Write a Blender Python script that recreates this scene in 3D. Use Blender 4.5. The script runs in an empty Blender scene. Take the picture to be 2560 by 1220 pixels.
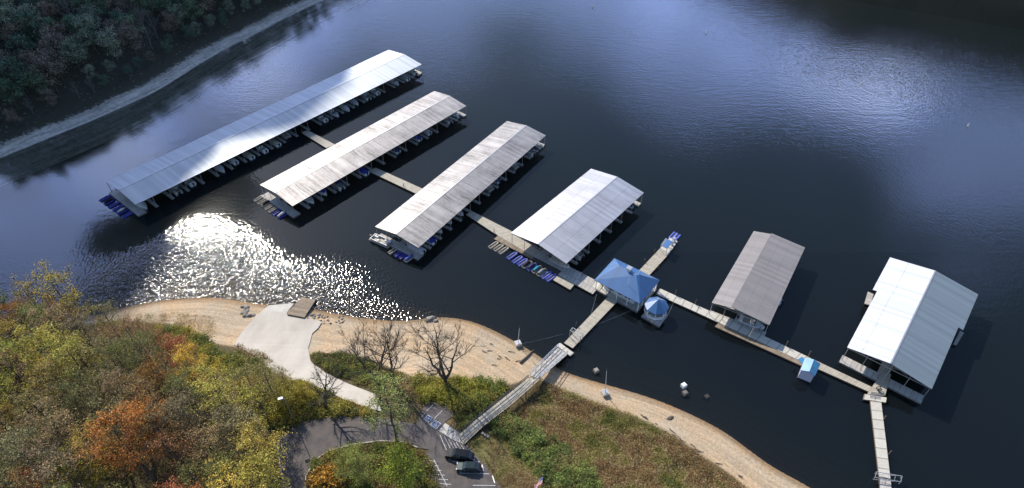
import bpy, math, random
import numpy as np
from mathutils import Vector, Matrix
R = math.radians
rnd = random.Random(7)
nrs = np.random.RandomState(11)
C = bpy.context.scene.collection
SC = bpy.context.scene

# ------------------------------------------------------------------ camera
CAM_H, FPX, PITCH = 120.0, 1540.0, 42.15
cam = bpy.data.cameras.new('camera'); co = bpy.data.objects.new('camera', cam); C.objects.link(co)
co.location = (0, 0, CAM_H); co.rotation_euler = (R(90 - PITCH), 0, 0)
cam.sensor_width = 36; cam.lens = 36 * FPX / 2560; cam.clip_start = 0.5; cam.clip_end = 9000
SC.camera = co
# ------------------------------------------------------------------ sun and sky
SUN_EL, SUN_AZ = 38.4, -33.2          # azimuth from +Y, negative = to the left
SUNV = Vector((math.sin(R(SUN_AZ)) * math.cos(R(SUN_EL)), math.cos(R(SUN_AZ)) * math.cos(R(SUN_EL)), math.sin(R(SUN_EL))))
sl = bpy.data.lights.new('sun', 'SUN'); so = bpy.data.objects.new('sun', sl); C.objects.link(so)
sl.energy = 4.6; sl.angle = R(0.53); sl.color = (1.0, 0.93, 0.82)
so.rotation_euler = SUNV.to_track_quat('Z', 'Y').to_euler(); so.location = (0, 0, 400)
SC.view_settings.view_transform = 'Standard'; SC.view_settings.look = 'None'
SC.view_settings.exposure = 0.42; SC.view_settings.gamma = 1.0
W = bpy.data.worlds.new('World'); SC.world = W; W.use_nodes = True
nt = W.node_tree; nt.nodes.clear()
def N(t, typ, **k):
    n = t.nodes.new(typ)
    for a, b in k.items():
        if a == 'i':
            for q, v in b.items(): n.inputs[q].default_value = v
        else: setattr(n, a, b)
    return n
def L(t, a, b): t.links.new(a, b)
sky = N(nt, 'ShaderNodeTexSky', sky_type='NISHITA', sun_disc=False)
sky.sun_elevation = R(SUN_EL); sky.sun_rotation = R(SUN_AZ); sky.air_density = 1.0; sky.dust_density = 0.6; sky.ozone_density = 3.0
sky.altitude = 200
bg = N(nt, 'ShaderNodeBackground', i={'Strength': 0.13})
out = N(nt, 'ShaderNodeOutputWorld')
tc = N(nt, 'ShaderNodeTexCoord')
# clouds: soft banks at given directions of the sky, broken up with noise
def math_(t, op, a, b=None, clamp=False):
    n = N(t, 'ShaderNodeMath', operation=op, use_clamp=clamp)
    for i, v in enumerate((a, b)):
        if v is None: continue
        if isinstance(v, (int, float)): n.inputs[i].default_value = v
        else: L(t, v, n.inputs[i])
    return n.outputs[0]
def ramp_(t, fac, stops, interp='LINEAR'):
    n = N(t, 'ShaderNodeValToRGB'); cr = n.color_ramp; cr.interpolation = interp
    while len(cr.elements) < len(stops): cr.elements.new(0.5)
    for e, (p, c) in zip(cr.elements, stops):
        e.position = p; e.color = (c, c, c, 1) if isinstance(c, (int, float)) else tuple(c) + (1,)
    L(t, fac, n.inputs[0]); return n.outputs[0]
def dirv(az, el): return (math.sin(R(az)) * math.cos(R(el)), math.cos(R(az)) * math.cos(R(el)), math.sin(R(el)))
nz = N(nt, 'ShaderNodeTexNoise', i={'Scale': 5.5, 'Detail': 5.0, 'Roughness': 0.55})
mp = N(nt, 'ShaderNodeMapping', i={'Scale': (1, 1, 2.6)})
L(nt, tc.outputs['Generated'], mp.inputs[0]); L(nt, mp.outputs[0], nz.inputs[0])
acc = None
for az, el, w, s in ((26, 20, 9, .9), (32, 22.5, 7, .85), (19, 22, 11, .5), (8, 17, 12, .5), (-9, 18, 12, .5), (41, 25, 9, .45), (45, 31, 9, .2), (-22, 22, 8, .75), (-30, 26, 7, .6), (-37, 28.5, 7, .65), (-46, 31, 9, .75), (16, 26, 8, .15)):
    d = N(nt, 'ShaderNodeVectorMath', operation='DOT_PRODUCT'); L(nt, tc.outputs['Generated'], d.inputs[0]); d.inputs[1].default_value = dirv(az, el)
    g = N(nt, 'ShaderNodeMapRange', interpolation_type='SMOOTHERSTEP', i={1: math.cos(R(w)), 2: 1.0, 3: 0.0, 4: s})
    L(nt, d.outputs['Value'], g.inputs[0])
    acc = g.outputs[0] if acc is None else math_(nt, 'ADD', acc, g.outputs[0])
cl = math_(nt, 'ADD', acc, math_(nt, 'MULTIPLY', math_(nt, 'SUBTRACT', nz.outputs[0], 0.5), 1.3))
cl = math_(nt, 'MULTIPLY', ramp_(nt, cl, [(0.05, 0.0), (1.0, 1.0)], 'LINEAR'), ramp_(nt, acc, [(0.0, 0.05), (0.3, 1.0)]))
mx = N(nt, 'ShaderNodeMix', data_type='RGBA', i={7: (11.5, 16.0, 32.0, 1)})
L(nt, cl, mx.inputs[0]); L(nt, sky.outputs[0], mx.inputs[6])
core = None
for az, el, w in ((29.5, 20.3, 4.8), (34, 22.3, 3.6), (-37, 29, 5), (-24, 24, 4.5)):
    d = N(nt, 'ShaderNodeVectorMath', operation='DOT_PRODUCT'); L(nt, tc.outputs['Generated'], d.inputs[0]); d.inputs[1].default_value = dirv(az, el)
    g = N(nt, 'ShaderNodeMapRange', interpolation_type='SMOOTHERSTEP', i={1: math.cos(R(w)), 2: 1.0, 3: 0.0, 4: .85 if az > 0 else .4}); L(nt, d.outputs['Value'], g.inputs[0])
    core = g.outputs[0] if core is None else math_(nt, 'ADD', core, g.outputs[0])
mc = N(nt, 'ShaderNodeMix', data_type='RGBA', i={7: (30, 36, 54, 1)}); L(nt, math_(nt, 'MULTIPLY', core, ramp_(nt, nz.outputs[0], [(.35, .3), (.6, 1)]), True), mc.inputs[0])
L(nt, mx.outputs[2], mc.inputs[6]); L(nt, mc.outputs[2], bg.inputs[0]); L(nt, bg.outputs[0], out.inputs[0])

# ------------------------------------------------------------------ pixel <-> world helpers (photo pixels, 2560 wide)
PR = R(PITCH)
fw = np.array([0, math.cos(PR), -math.sin(PR)]); upv = np.array([0, math.sin(PR), math.cos(PR)])
def un(px, py, z=0.0):
    d = fw + np.array([1., 0, 0]) * (px - 1280) / FPX + upv * (610 - py) / FPX
    return Vector((np.array([0, 0, CAM_H]) + d * (z - CAM_H) / d[2]).tolist())
shore_px = [(-700, 1010), (-350, 905), (-120, 860), (0, 838), (100, 822), (200, 800), (285, 776), (340, 762), (420, 749), (500, 744), (560, 745), (620, 756), (680, 764), (740, 766), (800, 776), (860, 788), (930, 798), (1000, 803), (1060, 797), (1110, 791), (1180, 802), (1250, 832), (1330, 878), (1380, 912), (1419, 933), (1493, 955), (1618, 990), (1711, 1027), (1805, 1074), (1867, 1120), (1930, 1167), (2023, 1216), (2150, 1300), (2300, 1420), (2600, 1700)]
SP = np.array([un(a, b)[:2] for a, b in shore_px])
SP = np.vstack([[-900, 60], SP, [[SP[-1, 0] + 150, SP[-1, 1] - 60], [900, -300]]])
def smooth(P, n=2):
    for _ in range(n):
        Q = [P[0]]
        for a, b in zip(P[:-1], P[1:]): Q += [a * .75 + b * .25, a * .25 + b * .75]
        P = np.array(Q + [P[-1]])
    return P
SP = smooth(SP, 2)
def shore_d(x, y):
    x = np.atleast_1d(np.asarray(x, float)); y = np.atleast_1d(np.asarray(y, float))
    best = np.full(x.shape, 1e9)
    for (ax, ay), (bx, by) in zip(SP[:-1], SP[1:]):
        dx, dy = bx - ax, by - ay; l2 = dx * dx + dy * dy
        if l2 < 1e-9: continue
        t = np.clip(((x - ax) * dx + (y - ay) * dy) / l2, 0, 1)
        best = np.minimum(best, np.hypot(x - ax - t * dx, y - ay - t * dy))
    return np.where(y < np.interp(x, SP[:, 0], SP[:, 1]), best, -best)
HD = [-60, -22, -9, -3, 0, 4, 9, 14, 20, 26, 31, 36, 60, 200, 900]
HZ = [-5, -4.2, -2.0, -.5, 0, .45, 1.0, 1.9, 3.7, 6.0, 7.6, 8.0, 8.2, 9, 14]
def hgt(x, y):
    d = shore_d(x, y); return np.interp(d, HD, HZ)
# a fast lookup table of the terrain
GX = np.arange(-180, 140, 1.0); GY = np.arange(-20, 130, 1.0)
_gx, _gy = np.meshgrid(GX, GY, indexing='ij')
GH = hgt(_gx.ravel(), _gy.ravel()).reshape(_gx.shape)
def hz(x, y):
    fx = min(max((x - GX[0]), 0), len(GX) - 1.001); fy = min(max((y - GY[0]), 0), len(GY) - 1.001)
    i, j = int(fx), int(fy); u, v = fx - i, fy - j
    return float(GH[i, j] * (1 - u) * (1 - v) + GH[i + 1, j] * u * (1 - v) + GH[i, j + 1] * (1 - u) * v + GH[i + 1, j + 1] * u * v)
def at(px, py, dz=0.0):
    """ground point seen at a photo pixel"""
    z = 4.0
    for _ in range(14):
        p = un(px, py, z); z = z * .4 + hz(p.x, p.y) * .6
    p = un(px, py, z + dz); return Vector((p.x, p.y, hz(p.x, p.y) + dz))
def inpoly(x, y, P):
    c = False; n = len(P); j = n - 1
    for i in range(n):
        if (P[i][1] > y) != (P[j][1] > y) and x < (P[j][0] - P[i][0]) * (y - P[i][1]) / (P[j][1] - P[i][1]) + P[i][0]: c = not c
        j = i
    return c

# ------------------------------------------------------------------ materials
MATS = {}
def mat(name, base=(.5, .5, .5), rough=.7, metal=0.0, noise=None, bump=None, spec=.5, objcol=False, alpha=None):
    """noise=(scale, amount, colour2, stretch xyz) ; bump=(scale, strength, distance)"""
    if name in MATS: return MATS[name]
    m = bpy.data.materials.new(name); m.use_nodes = True; t = m.node_tree
    b = t.nodes['Principled BSDF']; b.inputs['Roughness'].default_value = rough; b.inputs['Metallic'].default_value = metal
    b.inputs['Specular IOR Level'].default_value = spec
    b.inputs['Base Color'].default_value = tuple(base) + (1,)
    tcn = N(t, 'ShaderNodeTexCoord'); col = None
    if objcol:
        oi = N(t, 'ShaderNodeObjectInfo'); col = oi.outputs['Color']
    if noise:
        sc, am, c2, st = noise
        mpn = N(t, 'ShaderNodeMapping', i={'Scale': st}); L(t, tcn.outputs['Object'], mpn.inputs[0])
        nn = N(t, 'ShaderNodeTexNoise', i={'Scale': sc, 'Detail': 6.0, 'Roughness': 0.62}); L(t, mpn.outputs[0], nn.inputs[0])
        r = ramp_(t, nn.outputs[0], [(0.38, 0.0), (0.66, 1.0)])
        mxn = N(t, 'ShaderNodeMix', data_type='RGBA')
        L(t, math_(t, 'MULTIPLY', r, am), mxn.inputs[0])
        if col is not None: L(t, col, mxn.inputs[6])
        else: mxn.inputs[6].default_value = tuple(base) + (1,)
        mxn.inputs[7].default_value = tuple(c2) + (1,)
        col = mxn.outputs[2]
    if col is not None: L(t, col, b.inputs['Base Color'])
    if bump:
        bn = N(t, 'ShaderNodeTexNoise', i={'Scale': bump[0], 'Detail': 4.0}); L(t, tcn.outputs['Object'], bn.inputs[0])
        bp = N(t, 'ShaderNodeBump', i={'Strength': bump[1], 'Distance': bump[2]}); L(t, bn.outputs[0], bp.inputs['Height']); L(t, bp.outputs[0], b.inputs['Normal'])
    MATS[name] = m; return m

def roof_mat(name, base, dark, amount, rough, metal, rib=0.35, blotch=.12, purl=0.0):
    """sheet metal roof; UV = (metres along ridge, metres down the slope)"""
    m = bpy.data.materials.new(name); m.use_nodes = True; t = m.node_tree; b = t.nodes['Principled BSDF']
    b.inputs['Roughness'].default_value = rough; b.inputs['Metallic'].default_value = metal
    uv = N(t, 'ShaderNodeUVMap'); 
    def nz_(scale, st, d=6.0, rg=.6):
        mp = N(t, 'ShaderNodeMapping', i={'Scale': st}); L(t, uv.outputs[0], mp.inputs[0])
        n = N(t, 'ShaderNodeTexNoise', i={'Scale': scale, 'Detail': d, 'Roughness': rg}); L(t, mp.outputs[0], n.inputs[0]); return n.outputs[0]
    streak = ramp_(t, nz_(1.0, (2.4, .10, 1)), [(0.36, 0), (0.70, 1)])       # long stains that run down the sheets
    big = ramp_(t, nz_(blotch, (1, .6, 1), 3), [(0.36, 0.22), (0.62, 1)])
    fine = ramp_(t, nz_(3.0, (1, .22, 1)), [(0.35, 0), (0.7, 1)])
    f = math_(t, 'MULTIPLY', math_(t, 'ADD', math_(t, 'MULTIPLY', streak, .65), math_(t, 'MULTIPLY', fine, .35)), big)
    f = math_(t, 'MULTIPLY', f, amount, True)
    mx = N(t, 'ShaderNodeMix', data_type='RGBA', i={6: tuple(base) + (1,), 7: tuple(dark) + (1,)}); L(t, f, mx.inputs[0])
    sx = N(t, 'ShaderNodeSeparateXYZ'); L(t, uv.outputs[0], sx.inputs[0])
    # panel tone: each 0.9 m sheet a touch different
    pn = N(t, 'ShaderNodeTexWhiteNoise', noise_dimensions='1D'); L(t, math_(t, 'FLOOR', math_(t, 'DIVIDE', sx.outputs[0], 0.92)), pn.inputs['W'])
    mx2 = N(t, 'ShaderNodeMix', data_type='RGBA', blend_type='MULTIPLY', i={0: 1.0}); L(t, mx.outputs[2], mx2.inputs[6])
    L(t, ramp_(t, pn.outputs['Value'], [(0, .80), (1, 1.0)]), mx2.inputs[7])
    col = mx2.outputs[2]
    if purl:
        fr = math_(t, 'FRACT', math_(t, 'DIVIDE', sx.outputs[1], purl))
        ln = ramp_(t, fr, [(0.0, .8), (0.03, .8), (0.045, 1.0)])
        mx3 = N(t, 'ShaderNodeMix', data_type='RGBA', blend_type='MULTIPLY', i={0: 1.0}); L(t, col, mx3.inputs[6]); L(t, ln, mx3.inputs[7]); col = mx3.outputs[2]
    L(t, col, b.inputs['Base Color'])
    wv = N(t, 'ShaderNodeTexWave', wave_type='BANDS', bands_direction='X', i={'Scale': 1 / (rib * 6.283) * 6.283 / 3.14}); L(t, uv.outputs[0], wv.inputs[0])
    bp = N(t, 'ShaderNodeBump', i={'Strength': .25, 'Distance': .02}); L(t, wv.outputs[1], bp.inputs['Height']); L(t, bp.outputs[0], b.inputs['Normal'])
    if 'blue' in name or 'teal' in name:
        b.inputs['Coat Weight'].default_value = .6; b.inputs['Coat IOR'].default_value = 2.4; b.inputs['Coat Roughness'].default_value = .4; L(t, bp.outputs[0], b.inputs['Coat Normal'])
    MATS[name] = m; return m
roof_mat('roof_new_metal', (.42, .45, .48), (.34, .37, .40), .8, .50, .6)
roof_mat('roof_weathered', (.38, .365, .355), (.085, .078, .076), 1.4, .56, .6, purl=3.1)
roof_mat('roof_bright', (.50, .50, .52), (.22, .21, .20), .9, .54, .75, purl=5.0)
roof_mat('roof_grey', (.30, .275, .26), (.17, .155, .145), .9, .6, .2, purl=2.9)
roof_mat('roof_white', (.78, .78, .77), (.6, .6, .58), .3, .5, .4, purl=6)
roof_mat('roof_slate_shade', (.17, .215, .25), (.13, .17, .20), .5, .5, .0)  # big dock's right slope: same metal as the left, shade put into the colour
roof_mat('roof_blue', (.018, .12, .32), (.010, .07, .22), .35, .38, 0.0, rib=.6)
roof_mat('roof_teal', (.03, .22, .42), (.02, .16, .33), .3, .4, 0.0)

def deck_mat(name, base, dark, plank=.6):
    m = bpy.data.materials.new(name); m.use_nodes = True; t = m.node_tree; b = t.nodes['Principled BSDF']; b.inputs['Roughness'].default_value = .85
    uv = N(t, 'ShaderNodeUVMap'); sx = N(t, 'ShaderNodeSeparateXYZ'); L(t, uv.outputs[0], sx.inputs[0])
    q = math_(t, 'DIVIDE', sx.outputs[0], plank)
    wn = N(t, 'ShaderNodeTexWhiteNoise', noise_dimensions='1D'); L(t, math_(t, 'FLOOR', q), wn.inputs['W'])
    nn = N(t, 'ShaderNodeTexNoise', i={'Scale': 1.1, 'Detail': 6.0, 'Roughness': .65}); L(t, uv.outputs[0], nn.inputs[0])
    f = math_(t, 'ADD', math_(t, 'MULTIPLY', wn.outputs['Value'], .4), math_(t, 'MULTIPLY', ramp_(t, nn.outputs[0], [(.4, 0), (.7, 1)]), .6))
    mx = N(t, 'ShaderNodeMix', data_type='RGBA', i={6: tuple(base) + (1,), 7: tuple(dark) + (1,)}); L(t, f, mx.inputs[0])
    ln = ramp_(t, math_(t, 'FRACT', q), [(0.0, .45), (0.07, .5), (0.12, 1.0)])
    mx3 = N(t, 'ShaderNodeMix', data_type='RGBA', blend_type='MULTIPLY', i={0: 1.0}); L(t, mx.outputs[2], mx3.inputs[6]); L(t, ln, mx3.inputs[7])
    L(t, mx3.outputs[2], b.inputs['Base Color']); MATS[name] = m
deck_mat('deck_tan', (.46, .415, .33), (.29, .26, .205))
deck_mat('deck_concrete', (.55, .52, .45), (.42, .39, .33), 2.4)
deck_mat('deck_brown', (.30, .235, .16), (.13, .095, .065), .5)
deck_mat('deck_dark', (.07, .065, .06), (.035, .03, .03), .5)
deck_mat('boards_pale', (.48, .45, .41), (.3, .28, .25), 1.2)
mat('float_dark', (.03, .028, .026), .8)
mat('fascia', (.16, .12, .085), .85, noise=(2, .7, (.07, .05, .035), (1, 1, 1)))
mat('steel', (.42, .43, .44), .45, .6)
mat('dark_steel', (.05, .05, .055), .5, .5)
mat('rail_black', (.02, .02, .022), .5)
mat('white_paint', (.78, .77, .75), .5)
mat('boat_white', (.70, .70, .70), .3)
mat('boat_inner', (.42, .38, .31), .7)
mat('dark_plastic', (.02, .02, .022), .4)
mat('glass_dark', (.03, .04, .05), .08)
mat('alu', (.5, .5, .52), .35, .8)
mat('canvas', (.5, .5, .5), .8, objcol=True, noise=(1.2, .35, (.04, .04, .06), (1, 1, 1)))
mat('plastic_float', (.5, .5, .5), .5, objcol=True, noise=(1.5, .4, (.10, .09, .08), (1, 1, 1)))
mat('concrete', (.50, .47, .41), .9, noise=(.35, .7, (.36, .33, .28), (1, 1, 1)), bump=(2, .2, .05))
mat('rock', (.30, .27, .23), .95, noise=(1.5, .8, (.15, .13, .11), (1, 1, 1)), bump=(3, .5, .1))
mat('white_mark', (.62, .62, .60), .7, noise=(2.5, .8, (.35, .34, .33), (1, 1, 1)))
mat('blue_mark', (.08, .13, .27), .8, noise=(3, .6, (.09, .09, .11), (1, 1, 1)))
mat('bark', (.105, .085, .068), .95, noise=(2, .6, (.05, .04, .032), (1, 1, .3)))
mat('bark_grey', (.17, .155, .14), .95, noise=(2, .6, (.09, .08, .07), (1, 1, .3)))
mat('wall_white', (.62, .62, .63), .7)

def leaf_mat(name, c2=(.10, .08, .03), trans=.35):
    m = bpy.data.materials.new(name); m.use_nodes = True; t = m.node_tree; t.nodes.clear()
    oi = N(t, 'ShaderNodeObjectInfo'); g = N(t, 'ShaderNodeNewGeometry'); tcn = N(t, 'ShaderNodeTexCoord')
    nn = N(t, 'ShaderNodeTexNoise', i={'Scale': .33, 'Detail': 3.0}); L(t, tcn.outputs['Object'], nn.inputs[0])
    mx = N(t, 'ShaderNodeMix', data_type='RGBA', i={7: tuple(c2) + (1,)}); L(t, oi.outputs['Color'], mx.inputs[6])
    L(t, math_(t, 'MULTIPLY', ramp_(t, nn.outputs[0], [(.42, 0), (.66, 1)]), .55), mx.inputs[0])
    # every leaf clump its own tint
    hs = N(t, 'ShaderNodeHueSaturation'); L(t, mx.outputs[2], hs.inputs['Color'])
    L(t, ramp_(t, g.outputs['Random Per Island'], [(0, .475), (1, .52)]), hs.inputs['Hue'])
    wn = N(t, 'ShaderNodeTexWhiteNoise', noise_dimensions='1D'); L(t, math_(t, 'MULTIPLY', g.outputs['Random Per Island'], 91.7), wn.inputs['W'])
    L(t, ramp_(t, wn.outputs['Value'], [(0, .5), (1, 2.1)]), hs.inputs['Value'])
    df = N(t, 'ShaderNodeBsdfDiffuse'); tr = N(t, 'ShaderNodeBsdfTranslucent'); ms = N(t, 'ShaderNodeMixShader', i={0: trans}); o = N(t, 'ShaderNodeOutputMaterial')
    L(t, hs.outputs[0], df.inputs[0]); L(t, hs.outputs[0], tr.inputs[0]); L(t, df.outputs[0], ms.inputs[1]); L(t, tr.outputs[0], ms.inputs[2]); L(t, ms.outputs[0], o.inputs[0])
    MATS[name] = m
leaf_mat('leaf', trans=.3); leaf_mat('leaf_far', (.05, .05, .04), .2)

# ------------------------------------------------------------------ mesh helpers
def tag(o, label=None, cat=None, group=None, kind=None):
    if label: o['label'] = label
    if cat: o['category'] = cat
    if group: o['group'] = group
    if kind: o['kind'] = kind
    return o
def empty(name, loc=(0, 0, 0), rz=0.0):
    o = bpy.data.objects.new(name, None); C.objects.link(o); o.location = loc; o.rotation_euler = (0, 0, rz); o.empty_display_size = .5
    return o
class MB:
    def __init__(s): s.v = []; s.f = []; s.uv = []
    def add(s, vs, fs, uvs=None):
        n = len(s.v); s.v += [tuple(v) for v in vs]; s.f += [tuple(i + n for i in f) for f in fs]
        for k, f in enumerate(fs): s.uv += list(uvs[k]) if uvs else [(0, 0)] * len(f)
        return s
    def hexa(s, b, t, uv=True):
        """b, t: four bottom and four top corners (ccw from above)"""
        def ln(a, c): return (Vector(a) - Vector(c)).length
        la, lb = ln(t[0], t[1]), ln(t[1], t[2])
        u0 = [(0, 0), (la, 0), (la, lb), (0, lb)]
        z = [(0, 0)] * 4
        return s.add(list(b) + list(t), [(3, 2, 1, 0), (4, 5, 6, 7), (0, 1, 5, 4), (1, 2, 6, 5), (2, 3, 7, 6), (3, 0, 4, 7)], [z, u0, z, z, z, z])
    def box(s, c, d, rz=0.0):
        cx, cy, cz = c; dx, dy, dz = d[0] / 2, d[1] / 2, d[2] / 2; ca, sa = math.cos(rz), math.sin(rz)
        def p(x, y, z): return (cx + x * ca - y * sa, cy + x * sa + y * ca, cz + z)
        return s.hexa([p(-dx, -dy, -dz), p(dx, -dy, -dz), p(dx, dy, -dz), p(-dx, dy, -dz)], [p(-dx, -dy, dz), p(dx, -dy, dz), p(dx, dy, dz), p(-dx, dy, dz)])
    def bar(s, a, b, w, h=None):
        """rectangular bar from a to b"""
        a = Vector(a); b = Vector(b); h = h or w; d = (b - a).normalized()
        up = Vector((0, 0, 1)) if abs(d.z) < .95 else Vector((0, 1, 0))
        r = d.cross(up).normalized() * w / 2; u = r.cross(d).normalized() * h / 2
        vs = [a - r - u, a + r - u, a + r + u, a - r + u, b - r - u, b + r - u, b + r + u, b - r + u]
        return s.add(vs, [(0, 1, 2, 3), (7, 6, 5, 4), (0, 4, 5, 1), (1, 5, 6, 2), (2, 6, 7, 3), (3, 7, 4, 0)])
    def tube(s, pts, rad, n=6, cap=True):
        pts = [Vector(p) for p in pts]
        if isinstance(rad, (int, float)): rad = [rad] * len(pts)
        rings = []
        for i, p in enumerate(pts):
            d = (pts[min(i + 1, len(pts) - 1)] - pts[max(i - 1, 0)]).normalized()
            ref = Vector((0, 0, 1)) if abs(d.z) < .9 else Vector((1, 0, 0))
            a = d.cross(ref).normalized(); b = d.cross(a)
            rings.append([p + (a * math.cos(6.2832 * k / n) + b * math.sin(6.2832 * k / n)) * rad[i] for k in range(n)])
        vs = [v for r in rings for v in r]; fs = []
        for i in range(len(pts) - 1):
            for k in range(n):
                k2 = (k + 1) % n; fs.append((i * n + k, i * n + k2, (i + 1) * n + k2, (i + 1) * n + k))
        if cap: fs += [tuple(range(n))[::-1], tuple(range((len(pts) - 1) * n, len(pts) * n))]
        return s.add(vs, fs)
    def prism(s, poly, z0, z1):
        n = len(poly); vs = [(x, y, z0) for x, y in poly] + [(x, y, z1) for x, y in poly]
        return s.add(vs, [tuple(range(n))[::-1], tuple(range(n, 2 * n))] + [(i, (i + 1) % n, n + (i + 1) % n, n + i) for i in range(n)])
    def build(s, name, m, parent=None, smooth=False):
        off = Vector((0, 0, 0))
        if parent is not None and not getattr(parent, 'local_parts', False) and parent.get('_w'): off = Vector(parent.location)
        me = bpy.data.meshes.new(name); me.from_pydata([(Vector(v) - off)[:] for v in s.v], [], s.f)
        uvl = me.uv_layers.new(name='UVMap'); uvl.data.foreach_set('uv', [c for u in s.uv for c in u])
        if smooth: me.polygons.foreach_set('use_smooth', [True] * len(me.polygons))
        me.materials.append(MATS[m] if isinstance(m, str) else m); me.update()
        o = bpy.data.objects.new(name, me); C.objects.link(o)
        if parent is not None: o.parent = parent
        return o
def wthing(name, loc, label, cat, group=None):
    """an empty whose parts are given in world coordinates"""
    o = empty(name, loc); o['_w'] = 1; tag(o, label, cat, group); return o
def copy_tree(o, parent=None):
    c = o.copy(); C.objects.link(c); c.parent = parent
    for ch in list(o.children): copy_tree(ch, c)
    return c
def quads_mesh(name, Q, m, parent=None):
    Q = np.asarray(Q, dtype=np.float32); n = len(Q); me = bpy.data.meshes.new(name)
    me.vertices.add(n * 4); me.vertices.foreach_set('co', Q.reshape(-1))
    me.loops.add(n * 4); me.loops.foreach_set('vertex_index', np.arange(n * 4, dtype=np.int32))
    me.polygons.add(n); me.polygons.foreach_set('loop_start', np.arange(0, n * 4, 4, dtype=np.int32)); me.polygons.foreach_set('loop_total', np.full(n, 4, dtype=np.int32))
    me.materials.append(MATS[m]); me.update(); me.validate()
    o = bpy.data.objects.new(name, me); C.objects.link(o)
    if parent is not None: o.parent = parent
    return o
def leaf_quads(P, size, rs, flat=.5):
    """random leaf-clump quads at the points P"""
    n = len(P); a = rs.normal(size=(n, 3)); a[:, 2] *= flat; a /= np.linalg.norm(a, axis=1)[:, None] + 1e-6
    b = rs.normal(size=(n, 3)); b[:, 2] *= .8; b -= a * (a * b).sum(1)[:, None]; b /= np.linalg.norm(b, axis=1)[:, None] + 1e-6
    s = size * rs.uniform(.6, 1.4, size=(n, 1)); a = a * s * .5; b = b * s * .36
    k = rs.uniform(.3, .8, size=(n, 1))
    return np.stack([P - a, P + b * k - a * .1, P + a, P - b * (1.1 - k) + a * .1], 1)
def grid_mesh(name, X, Y, Z, m, attrs=None, parent=None, smooth=True):
    nx, ny = X.shape; V = np.stack([X, Y, Z], -1).reshape(-1, 3).astype(np.float32)
    i, j = np.meshgrid(np.arange(nx - 1), np.arange(ny - 1), indexing='ij'); a = (i * ny + j).ravel()
    F = np.stack([a, a + ny, a + ny + 1, a + 1], 1).astype(np.int32)
    me = bpy.data.meshes.new(name); me.vertices.add(len(V)); me.vertices.foreach_set('co', V.ravel())
    n = len(F); me.loops.add(n * 4); me.loops.foreach_set('vertex_index', F.ravel())
    me.polygons.add(n); me.polygons.foreach_set('loop_start', np.arange(0, n * 4, 4, dtype=np.int32)); me.polygons.foreach_set('loop_total', np.full(n, 4, dtype=np.int32))
    me.polygons.foreach_set('use_smooth', [smooth] * n)
    for k, v in (attrs or {}).items():
        at_ = me.attributes.new(k, 'FLOAT', 'POINT'); at_.data.foreach_set('value', np.asarray(v, dtype=np.float32).ravel())
    me.materials.append(MATS[m] if isinstance(m, str) else m); me.update(); me.validate()
    if sum(p.normal.z for p in list(me.polygons)[:50]) < 0: me.flip_normals()
    o = bpy.data.objects.new(name, me); C.objects.link(o); o.parent = parent
    return o
def vnoise(x, y, s, seed=0):
    """cheap smooth value noise"""
    r = np.random.RandomState(seed); T = r.uniform(-1, 1, (64, 64)); x = x / s; y = y / s
    i = np.floor(x).astype(int); j = np.floor(y).astype(int); u = x - i; v = y - j; u = u * u * (3 - 2 * u); v = v * v * (3 - 2 * v)
    g = lambda a, b: T[a % 64, b % 64]
    return g(i, j) * (1 - u) * (1 - v) + g(i + 1, j) * u * (1 - v) + g(i, j + 1) * (1 - u) * v + g(i + 1, j + 1) * u * v

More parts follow.
